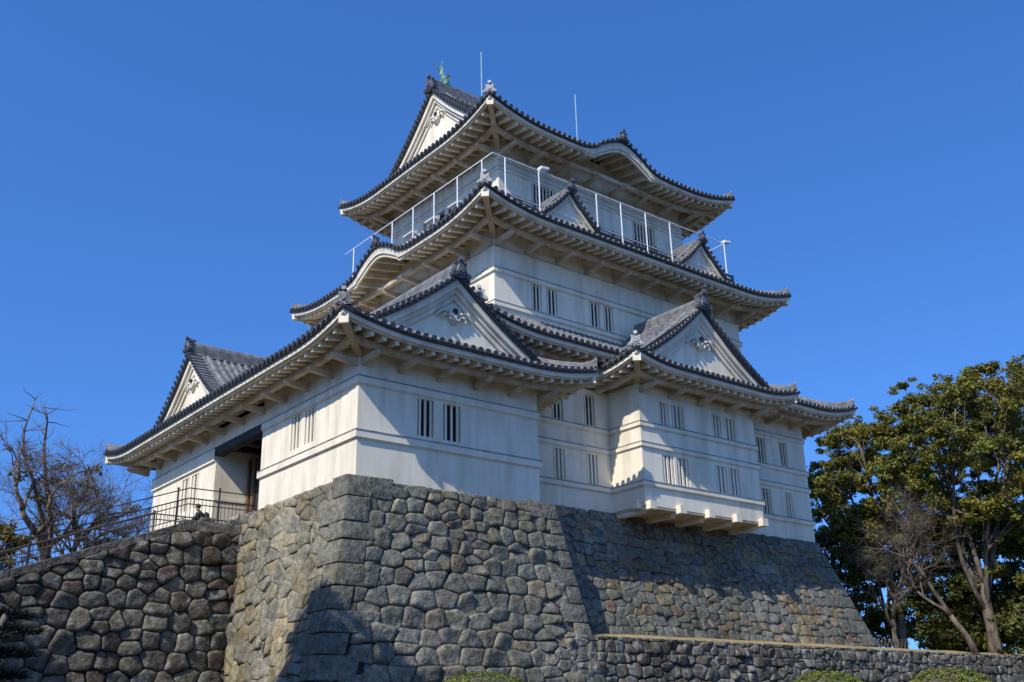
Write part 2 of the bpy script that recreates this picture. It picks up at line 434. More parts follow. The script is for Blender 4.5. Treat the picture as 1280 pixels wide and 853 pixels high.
def ridge(path, w, h, parent, name='ridge', lift=0.0, curl=0.0, mat=None, ends=True):
    """stacked flat tiles with a round cap, swept along a path; curl raises the first end"""
    mb = MB(); n = len(path)
    rings = []
    for i, p in enumerate(path):
        t = (path[min(i+1, n-1)]-path[max(i-1, 0)]); t.z = 0; t.normalize()
        x = V3((-t.y, t.x, 0)); c = curl*max(0, 1-i/2.0)**2 if curl else 0
        b = p+V3((0, 0, lift-0.12)); hh = h+0.12+c
        nl = max(3, int(hh/0.10)); lf = []
        for k in range(nl):
            za, zb = hh*0.9*k/nl, hh*0.9*(k+1)/nl; q = w*(0.60-0.16*k/nl)
            lf += [(-q, za), (-q, za+(zb-za)*0.72), (-q+0.035, za+(zb-za)*0.75), (-q+0.035, zb)]
        cap = [(-w*0.36, hh*0.92), (-w*0.34, hh*1.06), (-w*0.2, hh*1.16), (0, hh*1.20)]
        prof = lf+cap+[(-q, z) for q, z in reversed(lf+cap[:-1])]
        rings.append([b+x*q+V3((0, 0, z)) for q, z in prof])
    mb.loft(rings)
    return mb.build(name, mat or M['tile_light'], parent)

def ornament(p, dv, sz, parent, mat=None):
    """ogre-tile: shouldered plate with boss, side scrolls, and a round tile jutting out of its top"""
    mb = MB(); side = V3((-dv.y, dv.x, 0)); up = V3((0, 0, 1)); p = V3(p)
    k = sz
    out = [(-.42, -.10), (-.46, .12), (-.34, .30), (-.30, .52), (-.16, .70), (.16, .70), (.30, .52), (.34, .30), (.46, .12), (.42, -.10)]
    mb.hexa([p+k*(q*side+z*up)-0.07*k*dv for q, z in out], [p+k*(q*side+z*up)+0.10*k*dv for q, z in out])
    inn = [(.75*q, .05+.78*z) for q, z in out]
    mb.hexa([p+k*(q*side+z*up)+0.10*k*dv for q, z in inn], [p+k*(.8*q*side+(.06+.8*z)*up)+0.17*k*dv for q, z in inn])
    mb.disc(p+k*(.28*up+.19*dv), dv, .15*k, .10*k, 10)
    for sgn in (-1, 1):
        mb.disc(p+k*(sgn*.42*side+.02*up+.04*dv), dv, .16*k, .22*k, 10)
        mb.disc(p+k*(sgn*.42*side+.02*up+.17*dv), dv, .08*k, .06*k, 8)
        mb.disc(p+k*(sgn*.26*side+.62*up+.02*dv), dv, .09*k, .18*k, 8)
    mb.tube([p+k*(.74*up-.50*dv), p+k*(.78*up-.05*dv), p+k*(.86*up+.16*dv)], .12*k, 9)
    mb.disc(p+k*(.87*up+.17*dv), (dv+up*.3), .16*k, .06*k, 10)
    mb.hexa([p+k*(q*side+z*up)-.34*k*dv for q, z in ((-.3, -.1), (.3, -.1), (.24, .6), (-.24, .6))], [p+k*(q*side+z*up)-.06*k*dv for q, z in ((-.3, -.1), (.3, -.1), (.24, .6), (-.24, .6))])
    return mb.build('ridge_ornament', mat or M['ornament'], parent)

def gable(parent, c, dv, zr, prof, hw, zfoot, ov=0.45, orn=0.8, board=0.42, gegyo=1.0, rake=True, inner=True, mat_o=None, ridgeh=0.4):
    """gable end. c=(x,y) of the wall plane's centre, dv outward unit, zr=tile height at ridge, prof(h)=tile height at distance h"""
    dv = V3((*dv, 0)); sv = V3((-dv.y, dv.x, 0)); c3 = V3((c[0], c[1], 0))
    def P(h, z, out): return c3+sv*h+dv*out+V3((0, 0, z))
    N = 16
    hs = [hw*(-1+2*i/(2*N)) for i in range(2*N+1)]
    # wall triangle, with thickness
    wl = MB(); hin = hw*0.97
    hh = [h*hin/hw for h in hs]
    top = [(h, max(zfoot+0.02, prof(abs(h))-0.30)) for h in hh]
    rows = [[P(h, zfoot-0.5, 0) for h, z in top], [P(h, z, 0) for h, z in top], [P(h, z, -0.25) for h, z in top]]
    wl.grid(rows)
    gw = wl.build('gable_wall', M['plaster'], parent)
    tr = MB()
    tr.hexa([P(-hin, zfoot-0.16, 0.11), P(hin, zfoot-0.16, 0.11), P(hin, zfoot-0.16, -0.1), P(-hin, zfoot-0.16, -0.1)], [P(-hin*.96, zfoot+0.10, 0.09), P(hin*.96, zfoot+0.10, 0.09), P(hin*.96, zfoot+0.10, -0.1), P(-hin*.96, zfoot+0.10, -0.1)])
    tr.build('gable_sill', M['fascia'], gw)
    # bargeboards: outer and inner step
    bb = MB()
    def strip(o0, o1, t0, t1, hmax, sgn, z_clip):
        rings = []
        for i in range(N+1):
            h = hmax*i/N; z = prof(h)
            sl = (prof(h+0.02)-prof(max(h-0.02, 0)))/(0.04 if h > 0.02 else 0.02); k = sqrt(1+sl*sl)
            za, zb = z-t0*min(k, 1.5), z-t1*min(k, 1.5)
            rings.append([P(sgn*h, za, o0), P(sgn*h, za, o1), P(sgn*h, zb, o1), P(sgn*h, zb, o0)])
        bb.loft(rings)
    for sgn in (-1, 1):
        strip(ov-0.30, ov-0.16, 0.11, 0.13+board*0.62, hw*1.03, sgn, zfoot)
        strip(ov-0.42, ov-0.30, 0.30, 0.13+board, hw*0.99, sgn, zfoot)
        if inner: strip(0.02, 0.10, 0.42+board*0.35, 0.42+board*0.85, hw*0.86, sgn, zfoot)
    bb.build('bargeboard', M['fascia'], parent)
    # under-tile slab of the overhang and rake tiles
    if rake:
        rk = MB(); rke = MB()
        for sgn in (-1, 1):
            rings = []
            for i in range(N+1):
                h = hw*1.06*i/N; z = prof(h)
                rings.append([P(sgn*h, z+0.02, ov), P(sgn*h, z+0.02, -0.3), P(sgn*h, z-0.17, -0.3), P(sgn*h, z-0.17, ov-0.02)])
            rke.loft(rings)
            # arc-length spaced short round tiles laid across the rake
            s_ = 0.0; h = 0.16; k = 0
            while h < hw*1.05:
                z = prof(h)
                rk.tube([P(sgn*h, z+0.05, ov+0.06), P(sgn*h, z+0.06, -0.22)], 0.095, 8)
                rke.disc(P(sgn*h, z+0.05, ov+0.075), dv, 0.105, 0.04, 9)
                sl = abs(prof(h+0.05)-prof(h))/0.05
                h += 0.34/sqrt(1+sl*sl)
        rk.build('rake_tiles', M['tile_light'], parent); rke.build('rake_tile_ends', M['tile_end'], parent)
        for sgn in (-1, 1):
            path = [P(sgn*hw*(1.0-0.93*i/9), prof(hw*(1.0-0.93*i/9)), -0.48) for i in range(10)]
            rd = ridge2(path, dv, 0.22, 0.24, parent)
    # hanging ornament
    if gegyo:
        g = MB(); k = gegyo; k = gegyo*1.15; z0 = prof(0)-0.13-board-1.20*k; oo = 0.10
        def Q(h, z, o=0.0): return P(h*k, z0+z*k, oo+o)
        def lobe(pts, r):
            g.tube([Q(*q) for q in pts], [rr_*k for rr_ in r], 7)
        drop = [(0, .42), (.2, .34), (.30, .12), (.26, -.12), (.12, -.30), (0, -.36), (-.12, -.30), (-.26, -.12), (-.30, .12), (-.2, .34)]
        g.hexa([Q(a, b, -0.1) for a, b in drop], [Q(a*.9, b*.9, 0.06) for a, b in drop])
        for sg in (-1, 1):
            pts = [(sg*(.13+.10*cos(t)), -.05+.12*sin(t), .07) for t in [i*0.55-1.2 for i in range(12)]]
            lobe(pts, [.045]*12)
            lobe([(sg*.28, .16, .03), (sg*.50, .22, .03), (sg*.72, .10, .03), (sg*.86, -.08, .03), (sg*.98, -.06, .03)], [.06, .075, .06, .045, .02])
            lobe([(sg*.30, .02, .03), (sg*.48, .04, .03), (sg*.58, -.12, .03), (sg*.50, -.20, .03)], [.05, .06, .045, .02])
            lobe([(sg*.62, .30, .02), (sg*.80, .22, .02), (sg*.92, .06, .02)], [.03, .04, .015])
        go = g.build('gable_pendant', M['pendant'], gw, smooth=True)
        d = MB(); d.disc(Q(0, .22, .10), dv, .125*k, .10, 6); d.disc(Q(0, .22, .16), dv, .06*k, .06, 8)
        d.build('pendant_boss', M['tile_end'], gw)
    if orn:
        ornament(P(0, zr-0.10, ov+0.04), dv, orn, parent, mat_o)

def ridge2(path, dv, w, h, parent, mat=None):
    """descending ridge beside a rake (runs down the slope)"""
    mb = MB(); rings = []
    for i, p in enumerate(path):
        prof = [(-w*.6, -.08), (-w*.6, h*.5), (-w*.45, h*.55), (-w*.45, h*.85), (0, h*1.15), (w*.45, h*.85), (w*.45, h*.55), (w*.6, h*.5), (w*.6, -.08)]
        rings.append([p+dv*q+V3((0, 0, z)) for q, z in prof])
    mb.loft(rings)
    return mb.build('descending_ridge', mat or M['tile_light'], parent)

def dormer(parent, c, dv, zr, prof, hw, zfoot, zbase, Lr, ov=0.45, ridgew=0.26, ridgeh=0.35, name='dormer_roof', tail=None, **kw):
    """gabled dormer on a slope: c wall plane centre, dv outward, runs Lr inward; zbase(t)=height of the main slope t metres inward of the plane"""
    d3 = V3((*dv, 0)); sv = V3((-d3.y, d3.x, 0)); c3 = V3((c[0], c[1], 0))
    mb = MB(); me = MB()
    def hmax(t):
        zb = zbase(t); h = 0.0
        while h < hw*1.6 and prof(h) > zb-0.05: h += 0.05
        return h
    n = int((Lr+ov)/SP); N = 8
    cols = [-ov+ (Lr+ov)*i/n for i in range(n+1)]
    for sg in (-1, 1):
        rows = []
        for t in cols:
            hm = max(0.05, hmax(max(t, 0.0)))
            rows.append([c3-d3*t+sv*(sg*hm*j/N)+V3((0, 0, prof(hm*j/N))) for j in range(N+1)])
        mb.grid(rows)
        for t in cols[2:]:
            hm = hmax(max(t, 0.0))
            if hm < 0.4: continue
            path = [c3-d3*t+sv*(sg*hm*(1-j/6))+V3((0, 0, prof(hm*(1-j/6))+0.01)) for j in range(7)]
            rib(mb, me, path, d3, end=False)
    ro = mb.build(name, M['tile'], parent, smooth=True)
    path = [c3+d3*(ov-0.02-(Lr+ov)*i/8)+V3((0, 0, zr)) for i in range(9)]
    ridge(path, ridgew, ridgeh, ro, 'ridge', mat=M['tile_light'])
    gable(ro, c, dv, zr+ridgeh*0.5, prof, hw, zfoot, ov=ov, ridgeh=ridgeh, **kw)
    return ro

# walls -------------------------------------------------------------
def wall_face(mb, o, a, n, L, z0, z1, holes, depth=0.28):
    """vertical face from o along unit a, outward normal n, openings holes=[(u0,u1,za,zb)] with reveals"""
    o = V3(o); a = V3(a); n = V3(n)
    us = sorted({0.0, L, *[h[0] for h in holes], *[h[1] for h in holes]})
    zs = sorted({z0, z1, *[h[2] for h in holes], *[h[3] for h in holes]})
    P = lambda u, z, d=0.0: (o.x+a.x*u-n.x*d, o.y+a.y*u-n.y*d, z)
    for i in range(len(us)-1):
        for j in range(len(zs)-1):
            um, zm = (us[i]+us[i+1])/2, (zs[j]+zs[j+1])/2
            if any(h[0] < um < h[1] and h[2] < zm < h[3] for h in holes): continue
            mb.face([P(us[i], zs[j]), P(us[i+1], zs[j]), P(us[i+1], zs[j+1]), P(us[i], zs[j+1])])
    for (u0_, u1_, za, zb) in holes:
        for q in (((u0_, za), (u0_, zb)), ((u1_, zb), (u1_, za)), ((u0_, zb), (u1_, zb)), ((u1_, za), (u0_, za))):
            (ua, zA), (ub, zB) = q
            mb.face([P(ua, zA), P(ub, zB), P(ub, zB, depth), P(ua, zA, depth)])

def window(parent, o, a, n, u0_, u1_, za, zb, bars=3, closed=False, depth=0.28):
    o = V3(o); a = V3(a); n = V3(n)
    P = lambda u, z, d=0.0: V3((o.x+a.x*u-n.x*d, o.y+a.y*u-n.y*d, z))
    w = MB(); dd = 0.15 if closed else depth-0.01
    w.hexa([P(u0_, za, dd), P(u1_, za, dd), P(u1_, za, dd+0.04), P(u0_, za, dd+0.04)], [P(u0_, zb, dd), P(u1_, zb, dd), P(u1_, zb, dd+0.04), P(u0_, zb, dd+0.04)])
    wo = w.build('window', M['shut'] if closed else M['dark'], parent)
    b = MB(); Wd = (u1_-u0_); bw = Wd/(2*bars+1)*(0.78 if not closed else 1.0)
    for i in range(bars):
        uc = u0_+Wd*(2*i+1.5)/(2*bars+1)+Wd*0.5/(2*bars+1)
        uc = u0_+Wd*(i+0.5+0.5*(i-(bars-1)/2)*0)/bars
        b.hexa([P(uc-bw/2, za, 0.03), P(uc+bw/2, za, 0.03), P(uc+bw/2, za, 0.085), P(uc-bw/2, za, 0.085)], [P(uc-bw/2, zb, 0.03), P(uc+bw/2, zb, 0.03), P(uc+bw/2, zb, 0.085), P(uc-bw/2, zb, 0.085)])
    b.build('window_bars', M['plaster'], wo)
    return wo

def storey(parent, name, x0, x1, y0, y1, z0, z1, wf=(), wl=()):
    """plastered storey; wf / wl = windows (u0,u1,za,zb,bars,closed) on the front / left faces"""
    mb = MB()
    wall_face(mb, (x0, y0, 0), (1, 0, 0), (0, -1, 0), x1-x0, z0, z1, [h[:4] for h in wf])
    wall_face(mb, (x0, y0, 0), (0, 1, 0), (-1, 0, 0), y1-y0, z0, z1, [h[:4] for h in wl])
    wall_face(mb, (x0, y1, 0), (1, 0, 0), (0, 1, 0), x1-x0, z0, z1, [])
    wall_face(mb, (x1, y0, 0), (0, 1, 0), (1, 0, 0), y1-y0, z0, z1, [])
    mb.face([(x0, y0, z1), (x1, y0, z1), (x1, y1, z1), (x0, y1, z1)])
    o = mb.build(name, M['plaster'], parent)
    for h in wf: window(o if parent is None else parent, (x0, y0, 0), (1, 0, 0), (0, -1, 0), *h)
    for h in wl: window(o if parent is None else parent, (x0, y0, 0), (0, 1, 0), (-1, 0, 0), *h)
    return o
def bands(parent, x0, x1, y0, y1, lst, sides='flrb'):
    for z0, z1, p in lst:
        mb = MB()
        def ring(za, zb, q):
            if 'f' in sides: mb.box(x0-q, x1+q, y0-q, y0+0.02, za, zb)
            if 'l' in sides: mb.box(x0-q, x0+0.02, y0+0.021, y1+q, za, zb)
            if 'r' in sides: mb.box(x1-0.02, x1+q, y0+0.021, y1+q, za, zb)
            if 'b' in sides: mb.box(x0+0.021, x1-0.021, y1-0.02, y1+q, za, zb)
        ring(z0+0.045, z1-0.03, p*1.45); ring(z0, z0+0.044, p*0.7)
        wb = mb.build('wall_band', M['plaster'], parent)
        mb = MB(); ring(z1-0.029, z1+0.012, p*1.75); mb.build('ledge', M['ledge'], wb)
# ------------------------------------------------------------------ terrain
def ground():
    mb = MB(); rows = []
    xs = [-3000, -400, -120, -60, -40, -30, -24, -18, -12, -6, 0, 8, 20, 40, 80, 160, 500, 3000]
    ys = [-1500, -200, -60, -45, -36, -30, -26, -22, -18, -14, -10, -6, -2, 2, 9, 20, 40, 120, 600, 3000]
    for y in ys:
        row = []
        for x in xs:
            z = -3.45
            t = min(1, max(0, (y+32)/24.0)); z += 1.7*t*t*(3-2*t)
            if -60 < x < 80 and -45 < y < 40: z += 0.12*noise.noise(V3((x*.13, y*.13, 0)))
            row.append((x, y, z))
        rows.append(row)
    mb.grid(rows); struct(mb.build('ground', M['earth'], smooth=True))
ground()
def terrace():
    mb = MB(); rows = []
    xs = [9.5+1.5*i for i in range(30)]+[60, 75, 100, 140]
    prof = [(-1.32, -0.06, 1), (-0.9, 0.08, 1), (-0.2, 0.22, 1), (0.6, 0.30, 1), (4, 0.30, 1), (10, 0.34, 1), (24, 0.4, 1), (40, 0.4, 1), (80, 0.4, 1)]
    for y, dz, q in prof:
        row = []
        for x in xs:
            fade = min(1.0, max(0.0, (x-31)/14.0)) if y < 0.3 else 0.0
            row.append((x, y, 1.66+dz*(1-0.75*fade)+0.04*noise.noise(V3((x*.9, y*.9, 3)))))
        rows.append(row)
    mb.grid(rows); struct(mb.build('terrace_lawn', M['grass'], smooth=True))
terrace()
def hill():
    mb = MB()
    rows = []
    for y, z in ((13.6, 1.2), (20, 2.2), (28, 5.2), (40, 6.5), (90, 6.5)):
        rows.append([(x, y, z+(0.3*noise.noise(V3((x*.2, y*.2, 7))))-(0.0 if x > -60 else 6)) for x in (-120, -60, -40, -30, -22, -16, -10, -5, 0, 4, 9.4)])
    mb.grid(rows); struct(mb.build('hill', M['earth'], smooth=True))
hill()

def sky_block_ring():  # unseen wooded ring, added to block low sky light and darken the eaves
    mb = MB(); rows = []
    n = 70
    for i in range(n+1):
        az = radians(82+(272)*i/n)
        d = V3((sin(az), cos(az), 0)); q = 1+.12*noise.noise(V3((i*.31, 0, 5)))
        c = V3((0, -8, -3.5))
        rows.append([c+d*(72*q), c+d*(75*q)+V3((0, 0, 6)), c+d*(80*q)+V3((0, 0, 10*q+2*noise.noise(V3((i*.9, 2, 5))))), c+d*(92*q)+V3((0, 0, 14*q+3*noise.noise(V3((i*.7, 7, 5))))), c+d*130+V3((0, 0, 0))])
    mb.grid(rows); struct(mb.build('sky_blocking_woods', M['sky_block_ring']))
sky_block_ring()

# ------------------------------------------------------------------ dry-stone walls
def clip(poly, px, py, nx, ny):
    """keep the part of poly where (p-(px,py)).(nx,ny) <= 0"""
    out = []
    for i in range(len(poly)):
        a, b = poly[i], poly[(i+1) % len(poly)]
        da = (a[0]-px)*nx+(a[1]-py)*ny; db = (b[0]-px)*nx+(b[1]-py)*ny
        if da <= 0: out.append(a)
        if (da < 0 < db) or (db < 0 < da):
            t = da/(da-db); out.append((a[0]+t*(b[0]-a[0]), a[1]+t*(b[1]-a[1])))
    return out
def stone_face(name, parent, P, U, V, size, mat, tints, seed, gap=0.035, hgt=0.10, aspect=1.15, clips=(), drop=None, rough=0.03, jit=0.17, flat=0.0, rowh=None, qcut=None, vs=2.3):
    """irregular coursed rubble over the rectangle [0,U]x[0,V]; P(u,v)->(point,normal)"""
    R = random.Random(seed); seeds = []; v = -size*0.2; row = 0
    while v < V+size*0.6:
        h = size*(0.80+0.40*R.random()) if rowh is None else rowh
        u = -R.random()*size
        while u < U+size:
            w = size*aspect*(0.55+0.95*R.random())
            seeds.append((u+w/2+R.uniform(-.12, .12)*w, v+h/2+R.uniform(-jit, jit)*h))
            if R.random() < 0.20:
                seeds[-1] = (seeds[-1][0], v+h*0.24); seeds.append((seeds[-1][0]+R.uniform(-.1, .1)*w, v+h*0.78))
            u += w
        v += h; row += 1
    cell = size*1.6; G = {}
    for i, q in enumerate(seeds): G.setdefault((int(q[0]//cell), int(q[1]//cell)), []).append(i)
    mb = MB(); cnt = 0
    for i, (cu, cv) in enumerate(seeds):
        poly = [(cu-size*2, cv-size*2), (cu+size*2, cv-size*2), (cu+size*2, cv+size*2), (cu-size*2, cv+size*2)]
        gx, gy = int(cu//cell), int(cv//cell)
        for ix in (-2, -1, 0, 1, 2):
            for iy in (-2, -1, 0, 1, 2):
                for j in G.get((gx+ix, gy+iy), ()):
                    if j == i: continue
                    qx, qy = seeds[j]; nx, ny = (qx-cu), (qy-cv)*vs
                    poly = clip(poly, (qx+cu)/2, (qy+cv)/2, nx, ny)
                    if len(poly) < 3: break
        for (px, py, nx, ny) in ((0, 0, -1, 0), (U, 0, 1, 0), (0, 0, 0, -1), (0, V, 0, 1), *clips):
            if len(poly) >= 3: poly = clip(poly, px, py, nx, ny)
        if qcut and len(poly) >= 3:
            for (px, nx) in qcut(cv): poly = clip(poly, px, 0, nx, 0) if len(poly) >= 3 else poly
        if len(poly) < 3: continue
        ar = 0.5*sum(poly[k][0]*poly[(k+1) % len(poly)][1]-poly[(k+1) % len(poly)][0]*poly[k][1] for k in range(len(poly)))
        if abs(ar) < 0.02*size*size: continue
        mx = sum(q[0] for q in poly)/len(poly); my = sum(q[1] for q in poly)/len(poly)
        if drop and drop(mx, my): continue
        # merge tiny edges, then round the corners
        q2 = [poly[0]]
        for q in poly[1:]:
            if hypot(q[0]-q2[-1][0], q[1]-q2[-1][1]) > 0.10*size: q2.append(q)
        if len(q2) > 3 and hypot(q2[0][0]-q2[-1][0], q2[0][1]-q2[-1][1]) < 0.10*size: q2.pop()
        poly = q2
        if len(poly) < 3: continue
        c = R.uniform(.05, .15)*(1-flat*0.4); rp = []
        for k in range(len(poly)):
            a, b = poly[k], poly[(k+1) % len(poly)]
            L = hypot(b[0]-a[0], b[1]-a[1])
            rp.append((a[0]+(b[0]-a[0])*c, a[1]+(b[1]-a[1])*c))
            if L > 0.5*size:
                e = R.uniform(-.03, .02)*size/L
                rp.append(((a[0]+b[0])/2-(b[1]-a[1])*e*-1, (a[1]+b[1])/2+(b[0]-a[0])*e*-1))
            rp.append((b[0]+(a[0]-b[0])*c, b[1]+(a[1]-b[1])*c))
        rad = sqrt(abs(ar)/pi); g = min(0.4, gap*R.uniform(.5, 1.5)/rad*0.5)
        H = hgt*R.uniform(.55, 1.25)*min(1.2, rad/(0.45*size)); tx, ty = R.gauss(0, .13), R.gauss(0, .15)
        t = R.choice(tints); k_ = R.uniform(.78, 1.18); tint = (t[0]*k_, t[1]*k_, t[2]*k_)
        rings = []
        for (sc, hh, nz) in ((1-g*0.3, -0.12, 0), (1-g*.8, 0.38, .3), (1-g*.8-0.030-.03*R.random(), 0.80, .9), (0.68, 0.97, 1.3), (0.34, 1.0, 1.5)):
            ring = []
            for (pu, pv) in rp:
                du, dv_ = (pu-mx)*sc, (pv-my)*sc
                h = (H*hh if hh > -0.1 else -0.10)+nz*(tx*du+ty*dv_)*0.8
                if nz: h += nz*rough*noise.noise(V3(((mx+du)*3.1/size*.6, (my+dv_)*3.1/size*.6, seed*7.3)))
                pt, nn = P(mx+du, my+dv_); ring.append(pt+nn*h)
            rings.append(ring)
        ids = [mb.add(r_) for r_ in rings]; n = len(rp)
        for a_ in range(len(ids)-1):
            for q in range(n): mb.f.append((ids[a_]+q, ids[a_]+(q+1) % n, ids[a_+1]+(q+1) % n, ids[a_+1]+q))
        mb.f.append(tuple(ids[-1]+q for q in range(n)))
        mb.c.extend([tint]*(n*len(ids))); cnt += 1
    return mb.build(name, mat, parent, smooth=True)

def quoin(parent, K, F, L, mat, tint, R, out=0.05):
    """corner stone: K,F,L = functions z->point for corner, front end, left end; each given as (bottom, top)"""
    mb = MB(); b = []; t = []
    for lst, i in ((b, 0), (t, 1)):
        k, f, l = V3(K[i]), V3(F[i]), V3(L[i])
        fd = (f-k).normalized(); ldv = (l-k).normalized()
        lst += [f-ldv*out, k-ldv*out-fd*out, l-fd*out, l+fd*0.45, k+fd*0.45+ldv*0.45, f+ldv*0.45]
    b = [v+V3((R.uniform(-.02, .02), R.uniform(-.02, .02), R.uniform(-.01, .012))) for v in b]; t = [v+V3((R.uniform(-.02, .02), R.uniform(-.02, .02), R.uniform(-.012, .01))) for v in t]
    mb.hexa(b, t)
    o = mb.build('cornerstone', mat, parent, smooth=False, bevel=0.045, tint=tint)
    o.data.polygons.foreach_set('use_smooth', [True]*len(o.data.polygons))
    return o

T_FRONT = [(0.252, 0.232, 0.174), (0.226, 0.213, 0.164), (0.275, 0.252, 0.182), (0.203, 0.193, 0.156), (0.245, 0.232, 0.182), (0.226, 0.221, 0.179), (0.257, 0.213, 0.147)]
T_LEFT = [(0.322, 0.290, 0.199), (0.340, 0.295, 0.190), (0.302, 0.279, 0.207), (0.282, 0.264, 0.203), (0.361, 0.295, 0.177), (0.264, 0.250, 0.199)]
T_MAIN = [(0.227, 0.219, 0.172), (0.259, 0.246, 0.188), (0.204, 0.196, 0.159), (0.241, 0.233, 0.185), (0.324, 0.262, 0.142), (0.287, 0.205, 0.138), (0.218, 0.219, 0.188), (0.232, 0.225, 0.185)]
T_RAMP = [(0.162, 0.144, 0.111), (0.141, 0.127, 0.100), (0.178, 0.162, 0.128), (0.149, 0.117, 0.089), (0.167, 0.158, 0.128), (0.187, 0.174, 0.136)]
T_LOW = [(0.190, 0.171, 0.136), (0.155, 0.141, 0.114), (0.220, 0.204, 0.167), (0.170, 0.142, 0.110), (0.210, 0.190, 0.154)]

def by(z): return 0.34+0.172*(7.05-z)
def bxc(z):
    h = 7.0-z; return 0.50+0.125*h+0.0172*h*h
def bxj(z): return 0.50+0.055*(7.0-z)
def bxl(y, z):
    s = min(1.25, max(0.0, y/8.5)); return bxc(z)*(1-s)+bxj(z)*s
def qplan(z0, z1, seed, h0, lo, hi, firstlong=True):
    R = random.Random(seed); z = z1; i = 0 if firstlong else 1; out = []
    while z > z0:
        zb = z-h0*R.uniform(.85, 1.2)
        lf, ll = (hi, lo) if i % 2 == 0 else (lo, hi)
        out.append((zb, z, lf*R.uniform(.85, 1.15), ll*R.uniform(.85, 1.15))); z = zb; i += 1
    return out
def qlen(plan, z, k):
    for q in plan:
        if q[0] <= z <= q[1]: return q[k]
    return plan[0][k] if z > plan[0][1] else plan[-1][k]
def qmin(plan, z, k): return min(qlen(plan, z+e, k) for e in (-.36, -.2, 0, .2, .36))
AZ0, AZ1 = -1.9, 6.98
QA = qplan(AZ0, AZ1+0.12, 5, 0.80, 0.85, 1.75); QB = qplan(AZ0, AZ1+0.10, 6, 0.66, 0.65, 1.25); QM = qplan(1.4, 7.68, 8, 0.72, 1.0, 2.0)
base_a = thing('stone_rampart', 'tall stone base under the low turret, with big squared corner blocks', 'stone base', (4, 5, -1.8), None)
def front_map(u, v):
    z = AZ0+v; s = u/10.6
    x0 = -bxc(z); x1 = 9+by(z)
    return V3((x0+(x1-x0)*s, -by(z), z)), V3((0, -0.985, 0.17))
stone_face('rubble_facing', base_a, front_map, 10.6, AZ1-AZ0, 0.64, M['stone_front'], T_FRONT, 11, gap=0.026, hgt=0.095, qcut=lambda v: ((qmin(QA, AZ0+v, 2)-0.02, -1), (10.6-qmin(QB, AZ0+v, 2)*0.95, 1)))
def left_map(u, v):
    z = AZ0+v; y = -by(z)+u
    return V3((-bxl(y, z), y, z)), V3((-0.98, 0, 0.2))
stone_face('rubble_facing', base_a, left_map, 11.0, AZ1-AZ0+0.05, 0.70, M['stone_front'], T_LEFT, 12, gap=0.016, hgt=0.06, flat=0.6, aspect=1.55, jit=0.2, qcut=lambda v: ((qmin(QA, AZ0+v, 3)-0.02, -1),))
def core(parent, rings, mat=None):
    mb = MB(); mb.loft(rings); return mb.build('wall_core', mat or M['mortar'], parent)
rings = []
for i in range(9):
    z = AZ0-0.6+(AZ1-0.08-AZ0+0.6)*i/8; e = 0.06
    rings.append([(-bxc(z)+e, -by(z)+e, z), (9+by(z)-e, -by(z)+e, z), (9+by(z)-e, 4, z), (9, 20, z), (-bxl(20, z)+e, 20, z), (-bxl(8.5, z)+e, 8.5, z), (-bxl(4, z)+e, 4, z)])
core(base_a, rings)
def quoins(parent, corner, fdir, ldir, plan, mat, tints, seed):
    R = random.Random(seed)
    for zb, z, lf, ll in plan:
        k0, k1 = corner(zb+0.016), corner(z-0.016)
        t = R.choice(tints); q = R.uniform(.88, 1.1)
        quoin(parent, (k0, k1), (fdir(zb, lf), fdir(z, lf)), (ldir(zb, ll), ldir(z, ll)), mat, (t[0]*q, t[1]*q, t[2]*q), R, out=0.115)
TQ = [(0.214, 0.205, 0.165), (0.227, 0.218, 0.173), (0.201, 0.194, 0.156), (0.236, 0.221, 0.165)]
quoins(base_a, lambda z: V3((-bxc(z), -by(z), z)), lambda z, L: V3((-bxc(z)+L, -by(z), z)), lambda z, L: V3((-bxl(-by(z)+L, z), -by(z)+L, z)), QA, M['stone_front'], TQ, 5)
quoins(base_a, lambda z: V3((9+by(z), -by(z), z)), lambda z, L: V3((9+by(z)-L, -by(z), z)), lambda z, L: V3((9+by(z), -by(z)+L, z)), QB, M['stone_front'], TQ, 6)

X1, Y1, X1R = 7.783, 1.9, 30.979
def bm_(z): return max(-0.02, 0.31*(7.62-z))
MZ0, MZ1 = 1.4, 7.66
base_m = thing('stone_rampart', 'long rubble stone base under the tall keep, above the grass bank', 'stone base', (20, 8, 1.6))
def main_map(u, v):
    z = MZ0+v; x0 = 8.6; x1 = X1R+bm_(z)
    return V3((x0+(x1-x0)*u/23.4, Y1-bm_(z), z)), V3((0, -0.955, 0.296))
stone_face('rubble_facing', base_m, main_map, 23.4, MZ1-MZ0, 0.53, M['stone_front'], T_MAIN, 21, gap=0.022, hgt=0.065, aspect=1.2, qcut=lambda v: ((23.4-qmin(QM, MZ0+v, 2)*0.98, 1),))
def right_map(u, v):
    z = MZ0+v
    return V3((X1R+bm_(z), Y1-bm_(z)+u, z)), V3((0.955, 0, 0.296))
stone_face('rubble_facing', base_m, right_map, 19, MZ1-MZ0, 0.62, M['stone_front'], T_MAIN, 22, gap=0.03, hgt=0.075)
rings = []
for i in range(6):
    z = MZ0-0.5+(MZ1-0.1-MZ0+0.5)*i/5; e = 0.06
    rings.append([(8.2, Y1-bm_(z)+e, z), (X1R+bm_(z)-e, Y1-bm_(z)+e, z), (X1R+bm_(z)-e, 21, z), (8.2, 21, z)])
core(base_m, rings)
quoins(base_m, lambda z: V3((X1R+bm_(z), Y1-bm_(z), z)), lambda z, L: V3((X1R+bm_(z)-L, Y1-bm_(z), z)), lambda z, L: V3((X1R+bm_(z), Y1-bm_(z)+L, z)), QM, M['stone_front'], TQ, 8)

